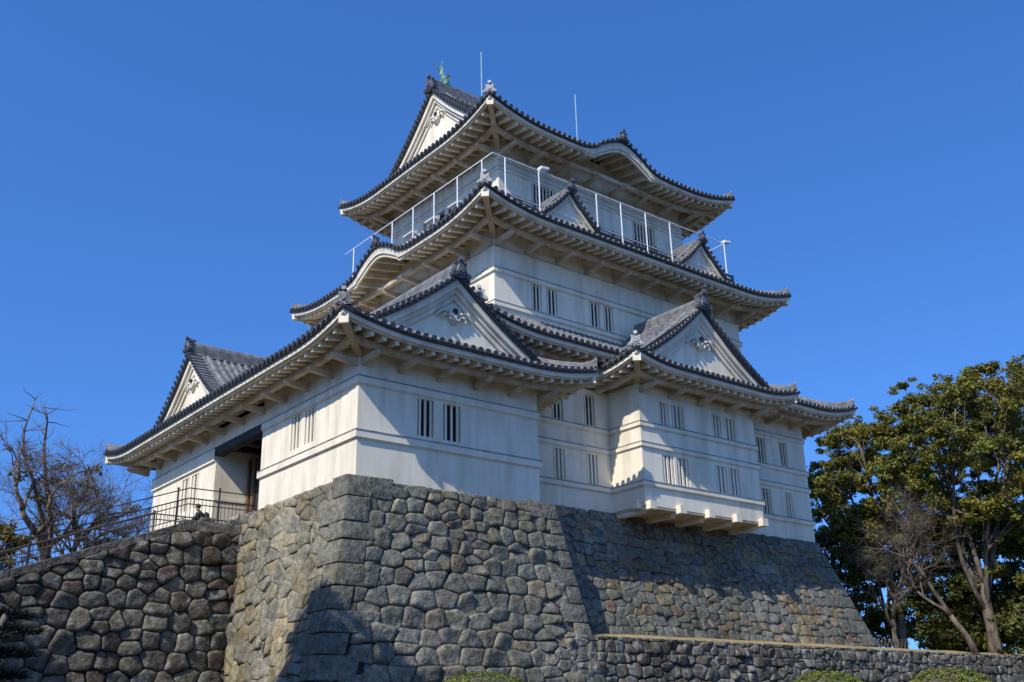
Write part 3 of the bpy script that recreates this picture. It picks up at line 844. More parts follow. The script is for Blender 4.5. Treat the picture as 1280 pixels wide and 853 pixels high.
# stairway to the turret door
YR = 8.5
def topz(x): return 6.22 if x > -2.95 else 6.22+0.37*(x+2.95)
stair = thing('stone_stairway', 'stairway to the turret door behind a dark boulder wall with sloping coping', 'stairway', (-6, 10, -1.5))
RZ0 = -1.9
def ramp_map(u, v):
    return V3((-0.35-u, YR-0.035*(RZ0+v-6), RZ0+v)), V3((0, -0.997, 0.05))
sx = -2.95; nn = V3((0.322, 0, 1)).normalized()
stone_face('boulder_facing', stair, ramp_map, 22.0, 6.22-RZ0, 0.70, M['stone_dark'], T_RAMP, 31, gap=0.036, hgt=0.15, aspect=1.12, rough=0.05, jit=0.28, vs=1.7,
           clips=((2.6, 6.22-RZ0, 0.37, 1.0),))
mb = MB()
yb_ = YR+0.16-0.035*(-8); yt_ = YR+0.14
mb.hexa([(0.4, yb_, -2.5), (-2.95, yb_, -2.5), (-2.95, 13.4, -2.5), (0.4, 13.4, -2.5)], [(0.4, yt_, 6.18), (-2.95, yt_, 6.18), (-2.95, 13.4, 6.18), (0.4, 13.4, 6.18)])
mb.hexa([(-2.951, yb_, -2.5), (-22, yb_, -2.5), (-22, 13.4, -2.5), (-2.951, 13.4, -2.5)], [(-2.951, yt_, 6.14), (-22, yt_, 6.14-.37*19.05), (-22, 13.4, 6.14-.37*19.05), (-2.951, 13.4, 6.14)])
# flat landing and steps
mb.build('wall_core', M['mortar'], stair)
mb = MB(); mb.box(-2.9, 1.5, YR+0.45, 13.15, 5.9, 6.58)
x = -2.9; z = 6.58
while x > -21:
    x2 = x-0.45; z -= 0.166
    mb.box(x2, x, YR+0.47, 13.0, z-1.0, z); x = x2
mb.build('steps', M['step'], stair)
R = random.Random(3)
x = -0.42
for i, L in enumerate([2.15, 0.62]):
    c = MB(); c.box(x-L+0.02, x, YR-0.07, YR+0.43, 6.16, 6.60); x -= L
    c.build('coping_stone', M['stone_dark'], stair, bevel=0.04, tint=(0.22, 0.205, 0.175))
c = MB(); c.box(-1.15, -0.42, YR+0.0, YR+0.40, 6.60, 6.80); c.build('coping_stone', M['stone_dark'], stair, bevel=0.04, tint=(0.19, 0.175, 0.15))
c = MB(); c.box(-2.35, -1.75, YR+0.0, YR+0.40, 6.60, 6.78); c.build('coping_stone', M['stone_dark'], stair, bevel=0.04, tint=(0.21, 0.195, 0.17))
xx = x
while xx > -20:
    L = R.uniform(1.2, 2.4); a, b = xx, xx-L+0.02; za, zb = topz(a), topz(b)
    c = MB(); c.hexa([(b, YR-0.06, zb-0.05), (a, YR-0.06, za-0.05), (a, YR+0.43, za-0.05), (b, YR+0.43, zb-0.05)], [(b, YR-0.06, zb+0.30), (a, YR-0.06, za+0.30), (a, YR+0.43, za+0.30), (b, YR+0.43, zb+0.30)])
    q = R.uniform(.8, 1.1); c.build('coping_stone', M['stone_dark'], stair, bevel=0.035, tint=(0.16*q, 0.15*q, 0.13*q)); xx -= L

def handrail(name, label, y, mat, mat2, zt, z2, post_x, x1):
    t = thing(name, label, 'handrail', (-6, y, 4), None)
    def base(x): return 6.62 if x > -2.9 else 6.62+0.37*(x+2.9)
    for px in post_x:
        c = MB(); c.tube([(px, y, base(px)-0.15), (px, y, base(px)+zt+0.04)], 0.042, 8); c.sphere((px, y, base(px)+zt+0.07), 0.06, 8, 5)
        c.build('post', mat, t)
    for k, (h, r, mt) in enumerate(((zt-0.03, 0.026, mat), (z2, 0.03, mat), (z2-0.24, 0.026, mat2), (0.12, 0.022, mat))):
        c = MB(); c.tube([(x1, y, base(x1)+h), (-2.9, y, base(-2.9)+h), (-20, y, base(-20)+h)], r, 6); c.build('rail', mt, t)
    c = MB(); x = x1-0.1
    while x > -20:
        c.tube([(x, y, base(x)+0.12), (x, y, base(x)+z2)], 0.012, 4, False); x -= 0.17
    c.build('balusters', mat, t)
    return t
PX = [-1.57, -3.38, -6.15, -8.9, -11.6, -14.4, -17.2]
handrail('stair_handrail', 'tall dark steel handrail along the near edge of the stairway, above the boulder wall', YR+0.2, M['rail'], M['rail_brown'], 1.38, 0.92, PX, 0.0)
handrail('stair_handrail', 'lower brown-railed handrail along the far edge of the stairway', 12.6, M['rail'], M['rail_brown'], 0.95, 0.92, [-0.6, -2.9, -5.4, -7.9, -10.4, -12.9, -15.4], 1.2)

# low retaining wall
low = thing('retaining_wall', 'low lichen-streaked rubble retaining wall below the dry grass bank', 'retaining wall', (30, -1.4, -1.5))
LZ0, LZ1 = -2.4, 1.62
def low_map(u, v):
    z = LZ0+v
    return V3((8.9+u, -1.36-0.08*(LZ1-z)-0.05*sin(u*.21), z)), V3((0, -0.997, 0.08))
stone_face('rubble_facing', low, low_map, 62, LZ1-LZ0-0.62, 0.62, M['stone_low'], T_LOW, 41, gap=0.05, hgt=0.13, aspect=1.0, rough=0.04)
def low_map2(u, v):
    p, n = low_map(u, v+LZ1-LZ0-0.66); return p, n
stone_face('top_course', low, low_map2, 62, 0.68, 0.68, M['stone_low'], T_LOW, 43, gap=0.05, hgt=0.14, aspect=0.72, rough=0.05, jit=0.06, rowh=0.68)
mb = MB(); mb.hexa([(8.9, -1.1, -3), (71, -1.1, -3), (71, 0.6, -3), (8.9, 0.6, -3)], [(8.9, -1.30, 1.56), (71, -1.30, 1.56), (71, 0.6, 1.5), (8.9, 0.6, 1.5)])
mb.build('wall_core', M['mortar'], low)

# ------------------------------------------------------------------ the turret
tur = thing('turret', 'low white plastered turret with two tiled gables and a dark doorway', 'castle turret', (4.4, 10, 7))
DY0, DY1 = 8.237, 13.18
storey(tur, 'plaster_wall', 0, 9, 0, DY0, 6.75, 12.9, [(2.74, 3.52, 9.14, 10.68, 3, False), (3.99, 4.86, 9.14, 10.68, 3, False)], [(3.35, 4.25, 9.26, 10.70, 3, True), (4.60, 5.48, 9.26, 10.70, 3, True)])
bands(tur, 0, 9, 0, DY0, [(8.604, 8.951, 0.07), (10.759, 11.109, 0.06)])
storey(tur, 'plaster_wall', 0, 9, DY1, 21.224, 5.0, 12.9, [], [(2.0, 2.85, 8.62, 10.30, 2, True), (3.15, 4.0, 8.62, 10.30, 2, True)])
bands(tur, 0, 9, DY1, 21.224, [(10.43, 11.109, 0.07)], 'lrb')
mb = MB(); mb.box(0, 0.45, DY0+0.003, DY1-0.003, 11.12, 12.9); mb.build('plaster_wall', M['plaster'], tur)
mb = MB(); mb.box(2.2, 2.4, DY0, DY1, 6.4, 12); mb.box(0.0, 2.3, DY0+0.01, DY1-0.01, 12.0, 12.2); mb.build('doorway_recess', M['dark'], tur)
mb = MB(); mb.box(-0.10, 0.35, DY0-0.0, DY1+0.10, 10.72, 11.12)
for yy in (9.2, 10.7, 12.2): mb.box(0.36, 2.2, yy-.14, yy+.14, 10.8, 11.08)
mb.build('lintel_beam', M['wood'], tur)
mb = MB(); mb.box(0.02, 1.55, DY1-0.05, DY1+0.02, 8.58, 8.70); mb.build('wall_band', M['plaster'], tur)
dr = MB()
dr.box(1.62, 1.80, DY1-0.22, DY1-0.02, 6.58, 10.7); dr.box(1.62, 1.80, DY1-0.75, DY1-0.55, 6.58, 10.7)
do = dr.build('door_post', M['door_wood'], tur)
dl = MB(); dl.box(1.66, 1.72, DY0+0.1, DY1-0.8, 6.6, 9.6); dl.build('door', M['wood'], tur)
lt = MB()
for k in range(9):
    y = DY0+0.35+k*0.45; lt.box(1.60, 1.66, y-0.035, y+0.035, 6.6, 9.6)
for z in (7.1, 8.1, 9.1): lt.box(1.61, 1.65, DY0+0.2, DY1-0.8, z-.03, z+.03)
lt.build('lattice', M['rail'], bpy.data.objects['door'])
mb = MB(); mb.box(0.6, 1.2, 11.6, 12.5, 6.58, 7.7); mb.build('ticket_box', M['shut'], tur)

RA = Roof(tur, (0, 9.3, 0, 22.5), 1.90, 12.50, 0.38, 0.036, 0.55)
HA = 6.55; DGA = 2.2
RA.surf('left', HA, full=(DGA, 0.45)); RA.surf('right', HA, full=(DGA, 0.45), w0=0, w1=6.5)
RA.surf('front', DGA); RA.surf('back', DGA, ribs=False)
ra = RA.done()
RA.under(['front', 'left', 'right'], brackets=('front', 'left'), lim={'right': (0, 4.0)}, step=2.0)
RA.hip_ridges(['near', 'right', 'left'], DGA+0.3)
profA = lambda h: RA.base(HA-abs(h))
gable(ra, (4.65, 0.25), (0, -1), RA.base(HA), profA, 3.85, 13.45, ov=0.5, orn=0.9, board=0.46, gegyo=0.92)
ridge([V3((4.65, -0.2+i*1.0, RA.base(HA))) for i in range(18)], 0.34, 0.50, ra)
profB = lambda h: 17.10-1.05*abs(h)+0.055*h*h
dormer(ra, (0.15, 17.2), (-1, 0), 17.10, profB, 4.3, 13.75, lambda t: RA.base(min(HA, 1.90+t)), 7.4, ov=0.5, ridgew=0.36, ridgeh=0.50, orn=0.75, board=0.42, gegyo=0.85)

# ------------------------------------------------------------------ the keep
keep = thing('castle_keep', 'towering three-tiered white castle keep with dark tiled roofs and a railed balcony', 'castle keep', (19.4, 11.6, 7.7))
X1W = X1R-X1
wins = []
for a, b in ((11.52, 12.22), (13.6, 14.29)): wins += [(a-X1, b-X1, 11.80, 13.30, 3, False), (a-X1, b-X1, 8.90, 10.36, 3, True)]
for a, b, c in ((26.6, 27.36, False), (28.6, 29.32, True)): wins += [(a-X1, b-X1, 11.80, 13.18, 3, False), (a-X1, b-X1, 8.90, 10.30, 3, c)]
storey(keep, 'plaster_wall', X1, X1R, Y1, 21.4, 7.5, 16.2, wins)
BND = [(8.57, 8.844, 0.075), (10.455, 10.72, 0.06), (11.45, 11.716, 0.06), (13.348, 13.60, 0.05)]
bands(keep, X1, X1R, Y1, 21.4, BND)
BX0, BX1, BY = 15.165, 23.716, -0.248
bw = []
for a, b in ((16.5, 17.20), (17.42, 18.26), (20.38, 21.09), (21.33, 22.15)): bw.append((a-BX0, b-BX0, 11.76, 12.90, 3, True))
for a, b in ((16.5, 17.33), (17.52, 18.36), (20.32, 21.18), (21.32, 22.12)): bw.append((a-BX0, b-BX0, 8.88, 10.26, 3, True))
storey(keep, 'projecting_bay', BX0, BX1, BY, Y1-0.01, 7.70, 15.2, bw)
bands(keep, BX0, BX1, BY, Y1-0.09, BND, 'flr')
mb = MB(); mb.box(BX0+0.02, BX1-0.02, BY+0.02, Y1+0.3, 7.60, 7.695); mb.build('bay_floor', M['soffit'], keep)
for i in range(5):
    x = 15.42+i*(23.50-15.42)/4
    mb = MB(); mb.box(x-0.21, x+0.21, BY-0.26, BY+0.42, 7.50, 7.88); mb.box(x-0.17, x+0.17, BY+0.42, Y1+0.2, 7.40, 7.598)
    mb.build('floor_beam', M['plaster'], keep)
mb = MB(); mb.box(BX0-0.30, BX0+0.0, BY+0.25, BY+0.60, 7.56, 7.86); mb.box(BX0-0.34, BX0-0.0, BY+0.21, BY+0.64, 7.861, 7.93); mb.build('floor_beam', M['plaster'], keep)

R1 = Roof(keep, (X1, 32.1, Y1, 21.4), 1.98, 15.02, 0.40, 0.050, 0.72)
R1.surf('front', 4.2); R1.surf('right', 4.2, w0=0, w1=12); R1.surf('left', 4.2, w0=0, w1=12)
r1 = R1.done()
R1.nohip = ((X1, 21.4), (32.1, 21.4))
R1.under(['front', 'left', 'right'], brackets=('front',), lim={'right': (0, 8), 'left': (0, 1.5)}, step=2.3)
R1.hip_ridges(['near', 'right'], 4.2, pale=('near',))

RB = Roof(keep, (BX0, BX1, BY, 9.0), 1.857, 14.12, 0.40, 0.046, 0.50, ul=3.2)
HB = (BX1-BX0)/2+1.857; DGB = 1.45
RB.surf('front', DGB); RB.surf('left', HB, full=(DGB, 0.45), w0=0, w1=6.35); RB.surf('right', HB, full=(DGB, 0.45), w0=0, w1=6.35)
rb = RB.done()
RB.nohip = ((BX0, 9.0), (BX1, 9.0))
RB.under(['front', 'left', 'right'], brackets=('front',), lim={'right': (0, 4.0), 'left': (0, 4.0)}, step=2.1)
RB.hip_ridges(['near', 'right'], DGB+0.3, pale=('near',))
profRB = lambda h: RB.base(HB-abs(h))
gable(rb, ((BX0+BX1)/2, BY-1.857+DGB), (0, -1), RB.base(HB), profRB, 4.45, 14.85, ov=0.5, orn=1.0, board=0.46, gegyo=1.0)
ridge([V3(((BX0+BX1)/2, BY-1.857+DGB-0.47+i*0.6, RB.base(HB))) for i in range(9)], 0.34, 0.42, rb)

X2, X2R, Y2, Y2B = 9.893, 28.85, 4.012, 19.264
w2 = [(a-X2, b-X2, 18.20, 19.62, 3, False) for a, b in ((12.3, 12.98), (13.30, 14.05), (16.33, 17.08), (17.38, 18.10), (20.64, 21.36), (21.66, 22.41), (24.69, 25.44), (25.76, 26.44))]
storey(keep, 'plaster_wall', X2, X2R, Y2, Y2B, 16.5, 23.2, w2, [(3.4, 4.5, 19.95, 20.95, 1, True), (7.5, 8.6, 19.95, 20.95, 1, True), (11.6, 12.7, 19.95, 20.95, 1, True)])
bands(keep, X2, X2R, Y2, Y2B, [(17.80, 18.10, 0.06), (19.64, 19.93, 0.07), (20.98, 21.10, 0.04)])
R2 = Roof(keep, (X2, X2R, Y2, Y2B), 2.42, 22.12, 0.42, 0.05, 0.78, ul=4.8)
R2.kara['left'] = (10.02, 4.0, 1.25)
for sd in ('front', 'left', 'right', 'back'): R2.surf(sd, 2.7, ribs=sd != 'back')
r2 = R2.done()
R2.under(['front', 'left', 'right', 'back'], brackets=('front', 'left'), step=2.1)
R2.hip_ridges(['near', 'right', 'left'], 2.7, pale=('near',))
profS = lambda h: 25.0-1.22*abs(h)+0.13*h*h
for cx in (14.05, 24.45):
    dormer(r2, (cx, 2.85), (0, -1), 25.0, profS, 1.95, 23.02, lambda t: R2.base(min(2.7, 1.29+t)), 2.3, ov=0.32, ridgew=0.2, ridgeh=0.2, orn=0.62, board=0.26, gegyo=0, inner=False)
# ridge of the hump gable on the left
ridge([V3((7.45+0.5*i, 11.61, 22.12+1.25)) for i in range(6)], 0.32, 0.28, r2)
ornament(V3((7.45, 11.61, 23.42)), V3((-1, 0, 0)), 0.62, r2)

# balcony
mb = MB(); mb.box(9.75, 29.0, 3.9, 19.4, 23.25, 23.52); mb.build('balcony_deck', M['wood'], keep)
kb = MB()
for z in (24.36, 24.06):
    kb.box(9.9, 28.9, 4.0, 4.10, z-0.05, z+0.05); kb.box(9.9, 10.0, 4.101, 19.3, z-0.05, z+0.05)
for i in range(12):
    x = 9.95+i*18.9/11; kb.box(x-.06, x+.06, 3.99, 4.11, 23.5, 24.45)
for i in range(1, 9):
    y = 4.05+i*15.2/8; kb.box(9.89, 10.01, y-.06, y+.06, 23.5, 24.45)
kb.build('balcony_railing', M['wood'], keep)
FX0, FX1, FY0, FY1 = 8.89, 26.7, 2.72, 17.45
fn = MB(); fw_ = MB()
ZF, ZB = 25.50, 23.42
for h in (ZF,):
    fn.tube([(FX0, FY1, h), (FX0, FY0, h), (FX1, FY0, h)], 0.03, 6)
fn.tube([(FX0, FY1, ZB), (FX0, FY0, ZB)], 0.025, 6); fn.tube([(FX0, FY0, ZB), (FX1, FY0, ZB)], 0.025, 6)
for y in (3.6, 5.75, 7.9, 9.95, 12.1, 14.3, 16.4): fn.tube([(FX0, y, 22.6), (FX0, y, ZF)], 0.036, 6)
for x in (9.7, 11.95, 16.05, 17.9, 19.85, 21.85, 26.65): fn.tube([(x, FY0, 22.6), (x, FY0, ZF)], 0.038, 6)
for (x, y) in ((26.65, 5.2), (26.65, 7.6)): fn.tube([(x, y, 23.3), (x, y, ZF)], 0.045, 6)
fn.tube([(FX1, FY0, ZF), (FX1, 8.5, ZF)], 0.025, 6)
fo = fn.build('safety_fence', M['white_steel'], keep)
for k in range(1, 5):
    z = ZB+(ZF-ZB)*k/5; fw_.tube([(FX0, FY1, z), (FX0, FY0, z), (FX1, FY0, z), (FX1, 8.5, z)], 0.005, 3, False)
x = FX0
while x < FX1: fw_.tube([(x, FY0, ZB), (x, FY0, ZF)], 0.004, 3, False); x += 0.6
y = FY0
while y < FY1: fw_.tube([(FX0, y, ZB), (FX0, y, ZF)], 0.004, 3, False); y += 0.6
y = FY0
while y < 8.5: fw_.tube([(FX1, y, ZB), (FX1, y, ZF)], 0.004, 3, False); y += 0.6
fw_.build('wire_net', M['wire'], fo)
for (x, y, d) in ((12.02, FY0, (1, 0, 0)), (26.7, FY0+0.1, (1, 0, 0))):
    l_ = MB(); l_.tube([(x, y, ZF-0.05), (x+0.02, y-0.05, ZF+0.12)], 0.03, 6); l_.hexa([(x-.05, y-.22, ZF+.06), (x+.50, y-.22, ZF+.16), (x+.50, y+.12, ZF+.16), (x-.05, y+.12, ZF+.06)], [(x-.05, y-.22, ZF+.22), (x+.50, y-.22, ZF+.30), (x+.50, y+.12, ZF+.30), (x-.05, y+.12, ZF+.22)])
    l_.build('floodlight', M['white_steel'], fo, bevel=0.02)
for y in (7.0, 9.2, 11.4):
    s_ = MB(); s_.hexa([(9.45, y-.45, 24.55), (9.45, y+.45, 24.55), (9.85, y+.45, 24.55), (9.85, y-.45, 24.55)], [(9.45, y-.45, 24.62), (9.45, y+.45, 24.62), (9.85, y+.45, 24.80), (9.85, y-.45, 24.80)])
    s_.box(9.7, 9.78, y-.05, y+.05, 24.3, 24.56); s_.build('view_board', M['white_steel'], keep)
mb = MB(); mb.box(11.80, 11.95, 9.0, 9.55, 25.35, 26.05); mb.build('notice_plate', M['white_steel'], keep)

X3, X3R, Y3, Y3B = 11.961, 26.843, 6.114, 17.063
storey(keep, 'plaster_wall', X3, X3R, Y3, Y3B, 23.0, 30.2, [(14.33-X3, 16.10-X3, 25.6, 27.12, 7, False), (22.35-X3, 24.25-X3, 25.6, 27.12, 7, False)], [(3.6, 7.4, 24.3, 26.9, 4, False)])
bands(keep, X3, X3R, Y3, Y3B, [(27.20, 27.42, 0.05), (27.66, 27.80, 0.03), (28.10, 28.26, 0.05), (25.3, 25.55, 0.05)], 'fr')
bands(keep, X3, X3R, Y3, Y3B, [(27.20, 27.42, 0.05), (28.10, 28.26, 0.05)], 'lb')
O3 = 2.55
R3 = Roof(keep, (X3, X3R, Y3, Y3B), O3, 29.06, 0.40, 0.045, 0.85, ul=4.8)
H3 = (Y3B-Y3)/2+O3; DG3 = 2.27
R3.kara['front'] = (9.99, 4.0, 1.38)
R3.surf('front', H3, full=(DG3, 0.5)); R3.surf('back', H3, full=(DG3, 0.5), ribs=False)
R3.surf('left', DG3); R3.surf('right', DG3)
r3 = R3.done()
R3.under(['front', 'left', 'right', 'back'], brackets=('front', 'left'), step=2.1)
R3.hip_ridges(['near', 'right', 'left'], DG3+0.4, pale=('near',))
prof3 = lambda h: R3.base(H3-abs(h))
YC = (Y3+Y3B)/2
gable(r3, (X3-O3+DG3, YC), (-1, 0), R3.base(H3), prof3, 4.3, 31.15, ov=0.55, orn=1.0, board=0.46, gegyo=1.0)
gable(r3, (X3R+O3-DG3, YC), (1, 0), R3.base(H3), prof3, 4.3, 31.15, ov=0.55, orn=1.0, board=0.46, gegyo=1.0)
xa, xb = X3-O3+DG3-0.5, X3R+O3-DG3+0.5
ridge([V3((xa+(xb-xa)*i/14, YC, R3.base(H3))) for i in range(15)], 0.42, 0.62, r3)
ridge([V3((19.405, 3.58+0.5*i, 29.06+1.38)) for i in range(5)], 0.34, 0.30, r3)
ornament(V3((19.405, 3.56, 30.48)), V3((0, -1, 0)), 0.75, r3)
def shachi(x, face):
    mb = MB(); z = R3.base(H3)+0.62
    pts = [(0.30, 0.05), (0.34, 0.28), (0.18, 0.50), (0.02, 0.74), (0.02, 0.98), (0.10, 1.16)]
    mb.tube([(x+face*a, YC, z+b) for a, b in pts], [0.20, 0.24, 0.21, 0.16, 0.11, 0.06], 9)
    mb.sphere((x+face*0.42, YC, z+0.10), 0.22, 9, 6, (1.2, .85, .8))
    def fin(q, th=0.03): mb.hexa([(x+face*a, YC-th+dy, z+b) for a, b, dy in q], [(x+face*a, YC+th+dy, z+b) for a, b, dy in q])
    fin([(0.02, 0.95, 0), (0.14, 1.0, 0), (0.10, 1.75, 0), (-0.06, 1.45, 0)])
    fin([(0.0, 0.95, 0), (0.1, 1.12, 0), (-0.62, 1.18, 0), (-0.40, 1.02, 0)])
    fin([(0.10, 0.70, 0), (0.12, 0.52, 0), (-0.18, 0.62, 0), (-0.10, 0.80, 0)])
    for sg in (-1, 1):
        mb.hexa([(x+face*.30, YC+sg*.18, z+.20), (x+face*.15, YC+sg*.18, z+.34), (x+face*.20, YC+sg*.46, z+.62), (x+face*.42, YC+sg*.42, z+.40)], [(x+face*.33, YC+sg*.18, z+.23), (x+face*.18, YC+sg*.18, z+.37), (x+face*.23, YC+sg*.46, z+.65), (x+face*.45, YC+sg*.42, z+.43)])
    mb.build('fish_finial', M['verdigris'], r3, smooth=False)
shachi(xa+0.75, 1); shachi(xb-0.75, -1)
for (x, y, zt, zb) in ((11.02, 6.3, 34.62, 30.7), (18.55, 6.6, 35.0, 31.3)):
    mb = MB(); mb.tube([(x, y, zb), (x, y, zt)], 0.035, 6); mb.build('lightning_rod', M['rod'], keep)
# ------------------------------------------------------------------ vegetation
def leaf_clump(mb, c, r, n, R, size, tint, flat=0.62, up=0.5):
    for _ in range(n):
        while True:
            q = V3((R.uniform(-1, 1), R.uniform(-1, 1), R.uniform(-1, 1)))
            if 0.12 < q.length < 1: break
        q = q*(0.55+0.45*R.random())
        p = c+V3((q.x*r, q.y*r, q.z*r*flat))
        nv = (q*0.8+V3((R.gauss(0, .5), R.gauss(0, .5), up+R.gauss(0, .5)))).normalized()
        a = nv.cross(V3((R.gauss(0, 1), R.gauss(0, 1), R.gauss(0, 1)))).normalized(); b = nv.cross(a)
        s = size*R.uniform(.6, 1.3); k = R.uniform(.75, 1.25)
        i = mb.add([p-a*s, p-b*s*.5+a*s*.1, p+a*s*1.05, p+b*s*.5+a*s*.1]); mb.f.append((i, i+1, i+2, i+3))
        mb.c.extend([(tint[0]*k, tint[1]*k, tint[2]*k)]*4)
def curve3(a, b, R, bend, n=6, sag=0.0):
    a = V3(a); b = V3(b); L = (b-a).length; k = V3((R.gauss(0, 1), R.gauss(0, 1), R.gauss(0, .6)))*bend*L
    w = V3((R.gauss(0, 1), R.gauss(0, 1), R.gauss(0, .6)))*bend*0.5*L
    return [a.lerp(b, t)+k*(t*(1-t))*1.6+w*sin(2*pi*t)*0.35+V3((0, 0, sag*L*t*(1-t))) for t in [i/n for i in range(n+1)]]
def taper(n, r0, r1): return [r0+(r1-r0)*(i/n)**0.8 for i in range(n+1)]

def leafy_tree(name, label, x, y, z0, h, r, seed, leafmat, fork=0.3, nlimb=5, ntip=90, nleaf=110, lsize=0.17, clump=1.0, trunk_r=0.34, top_flat=0.75, low=0.35, lean=(0, 0), group=None, bark='bark', hollow=0.45):
    R = random.Random(seed); t = thing(name, label, 'tree', (x, y, z0), group)
    w = MB(); lv = MB()
    base = V3((x, y, z0-0.3)); fk = V3((x+lean[0]*fork, y+lean[1]*fork, z0+h*fork))
    w.tube(curve3(base, fk, R, .05), [trunk_r*1.35]+taper(5, trunk_r, trunk_r*.72), 9)
    cc = V3((x+lean[0], y+lean[1], z0+h*(0.5+low/2))); rz = h*(1-low)/2
    limbs = []
    for i in range(nlimb):
        a = 2*pi*(i+R.uniform(-.3, .3))/nlimb; q = R.uniform(.35, .75)
        e = cc+V3((cos(a)*r*q, sin(a)*r*q, rz*R.uniform(.0, .62)))
        pth = curve3(fk-V3((0, 0, R.uniform(0, .12)*h)), e, R, .10, 8, 0.12); limbs.append(pth)
        w.tube(pth, taper(8, trunk_r*R.uniform(.42, .62), .05), 7)
    for i in range(ntip):
        while True:
            q = V3((R.uniform(-1, 1), R.uniform(-1, 1), R.uniform(-1, 1)))
            if hollow < q.length < 1: break
        q.z = min(q.z, top_flat*(0.9+0.1*R.random()))
        wob = 0.82+0.30*noise.noise(V3((q.x*1.6, q.y*1.6, q.z*1.6+seed*3.1)))
        e = cc+V3((q.x*r*wob, q.y*r*wob, q.z*rz*(0.85+0.15*wob)))
        best = min(limbs, key=lambda L: min((p-e).length for p in L[3:]))
        k = min(range(2, len(best)), key=lambda j: (best[j]-e).length)
        s = best[max(2, k-R.choice((0, 1, 1, 2)))]
        w.tube(curve3(s, e, R, .10, 4, 0.1), taper(4, .02+.012*(e-s).length, .012), 4, False)
        b = R.uniform(.62, 1.25); yl = R.uniform(-.08, .14)
        leaf_clump(lv, e, clump*R.uniform(.6, 1.25), int(nleaf*R.uniform(.6, 1.3)), R, lsize, (b*(1+yl), b, b*(1-yl)))
        for _ in range(2):
            o = e+V3((R.gauss(0, 1), R.gauss(0, 1), R.gauss(0, .6)))*clump*0.9
            leaf_clump(lv, o, clump*.5, int(nleaf*.22), R, lsize, (b*(1+yl)*.95, b*.95, b*(1-yl)*.95))
    w.build('trunk', M[bark], t, smooth=True); lv.build('crown', leafmat, t)
    return t

def bare_tree(name, label, x, y, z0, h, seed, depth=6, r=0.25, spread=0.62, bark='bark_grey', leaf=0.0, leafmat=None, lean=(0, 0), first=0.3, group=None, ntw=5, snags=()):
    R = random.Random(seed); t = thing(name, label, 'tree', (x, y, z0), group)
    w = MB(); lv = MB()
    def grow(p, d, L, rad, k):
        n = 4; path = [p]; q = p
        for i in range(n):
            d = (d+V3((R.gauss(0, .17), R.gauss(0, .17), R.gauss(0, .13)+0.03))).normalized(); q = q+d*L/n; path.append(q)
        w.tube(path, taper(n, rad, rad*.66), 7 if rad > .06 else 4, rad > .06)
        if k == 0:
            for _ in range(ntw):
                e = (d+V3((R.gauss(0, .7), R.gauss(0, .7), R.gauss(0, .6)))).normalized()*L*R.uniform(.7, 1.6); a = path[R.choice((2, 3, 4))]
                w.tube([a, a+e*.5+V3((R.gauss(0, .05), R.gauss(0, .05), R.gauss(0, .05))), a+e], [rad*.6, rad*.45, rad*.25], 3, False)
            if leaf and R.random() < leaf:
                b = R.uniform(.7, 1.2); leaf_clump(lv, q, .75, 70, R, .12, (b, b, b*.9))
            return
        m = R.choice((2, 2, 3)) if k > 1 else 3
        for i in range(m):
            ax = V3((R.gauss(0, 1), R.gauss(0, 1), R.gauss(0, 1))).cross(d).normalized()
            s = R.uniform(.6, 1.15)*spread if i else R.uniform(.15, .6)*spread
            nd = (d*cos(s)+ax*sin(s)).normalized()
            st = path[-1] if i < 2 else path[R.choice((2, 3))]
            grow(st, nd, L*R.uniform(.66, .9), rad*(.70 if i == 0 else R.uniform(.45, .62)), k-1)
    for q in snags:
        pth = [V3(p) for p in q]; full = []
        for i in range(len(pth)-1): full += curve3(pth[i], pth[i+1], R, .10, 4)[:-1]
        full.append(pth[-1]); w.tube(full, taper(len(full)-1, .17, .03), 7)
        for j in range(4, len(full)):
            for _ in range(2):
                e = full[j]+V3((R.gauss(0, .7), R.gauss(0, .7), R.gauss(.3, .4))); w.tube(curve3(full[j], e, R, .12, 3), [.035, .025, .018, .008], 4, False)
    d0 = V3((lean[0], lean[1], 1)).normalized()
    grow(V3((x, y, z0-.2)), d0, h*first, r, depth)
    w.build('trunk', M[bark], t, smooth=True)
    if lv.f: lv.build('crown', leafmat, t)
    return t

GR = 'evergreen trees beyond the keep'
leafy_tree('camphor_tree', 'tallest olive-topped evergreen with pale forking limbs at the right edge', 47.0, 0.8, 2.0, 19.4, 7.2, 101, M['leaf_olive'], fork=.22, nlimb=7, ntip=210, nleaf=210, lsize=.125, clump=.85, low=.34, trunk_r=.40, bark='bark', group=GR)
leafy_tree('camphor_tree', 'broad evergreen behind the tallest one, half cut off by the frame', 53.5, -2.0, 2.0, 22.0, 7.6, 102, M['leaf_olive'], fork=.25, nlimb=6, ntip=190, nleaf=200, lsize=.13, clump=.9, low=.30, trunk_r=.42, bark='bark', group=GR)
leafy_tree('camphor_tree', 'olive evergreen just right of the eave tip, in front of taller trees', 45.5, 6.2, 2.0, 17.2, 5.6, 103, M['leaf_olive'], fork=.28, nlimb=6, ntip=165, nleaf=200, lsize=.12, clump=.8, low=.32, trunk_r=.30, bark='bark', group=GR)
leafy_tree('evergreen_tree', 'dark evergreen close beside the keep wall corner', 46.0, 11.6, 2.0, 14.6, 4.8, 104, M['leaf_dark'], fork=.3, nlimb=5, ntip=110, nleaf=190, lsize=.12, clump=.85, low=.22, trunk_r=.28, group=GR)
leafy_tree('evergreen_tree', 'dark low-branched evergreen between the bare tree and the keep base', 47.5, 8.0, 2.0, 11.5, 4.6, 105, M['leaf_dark'], fork=.2, nlimb=6, ntip=115, nleaf=190, lsize=.12, clump=.85, low=.10, trunk_r=.25, group=GR)
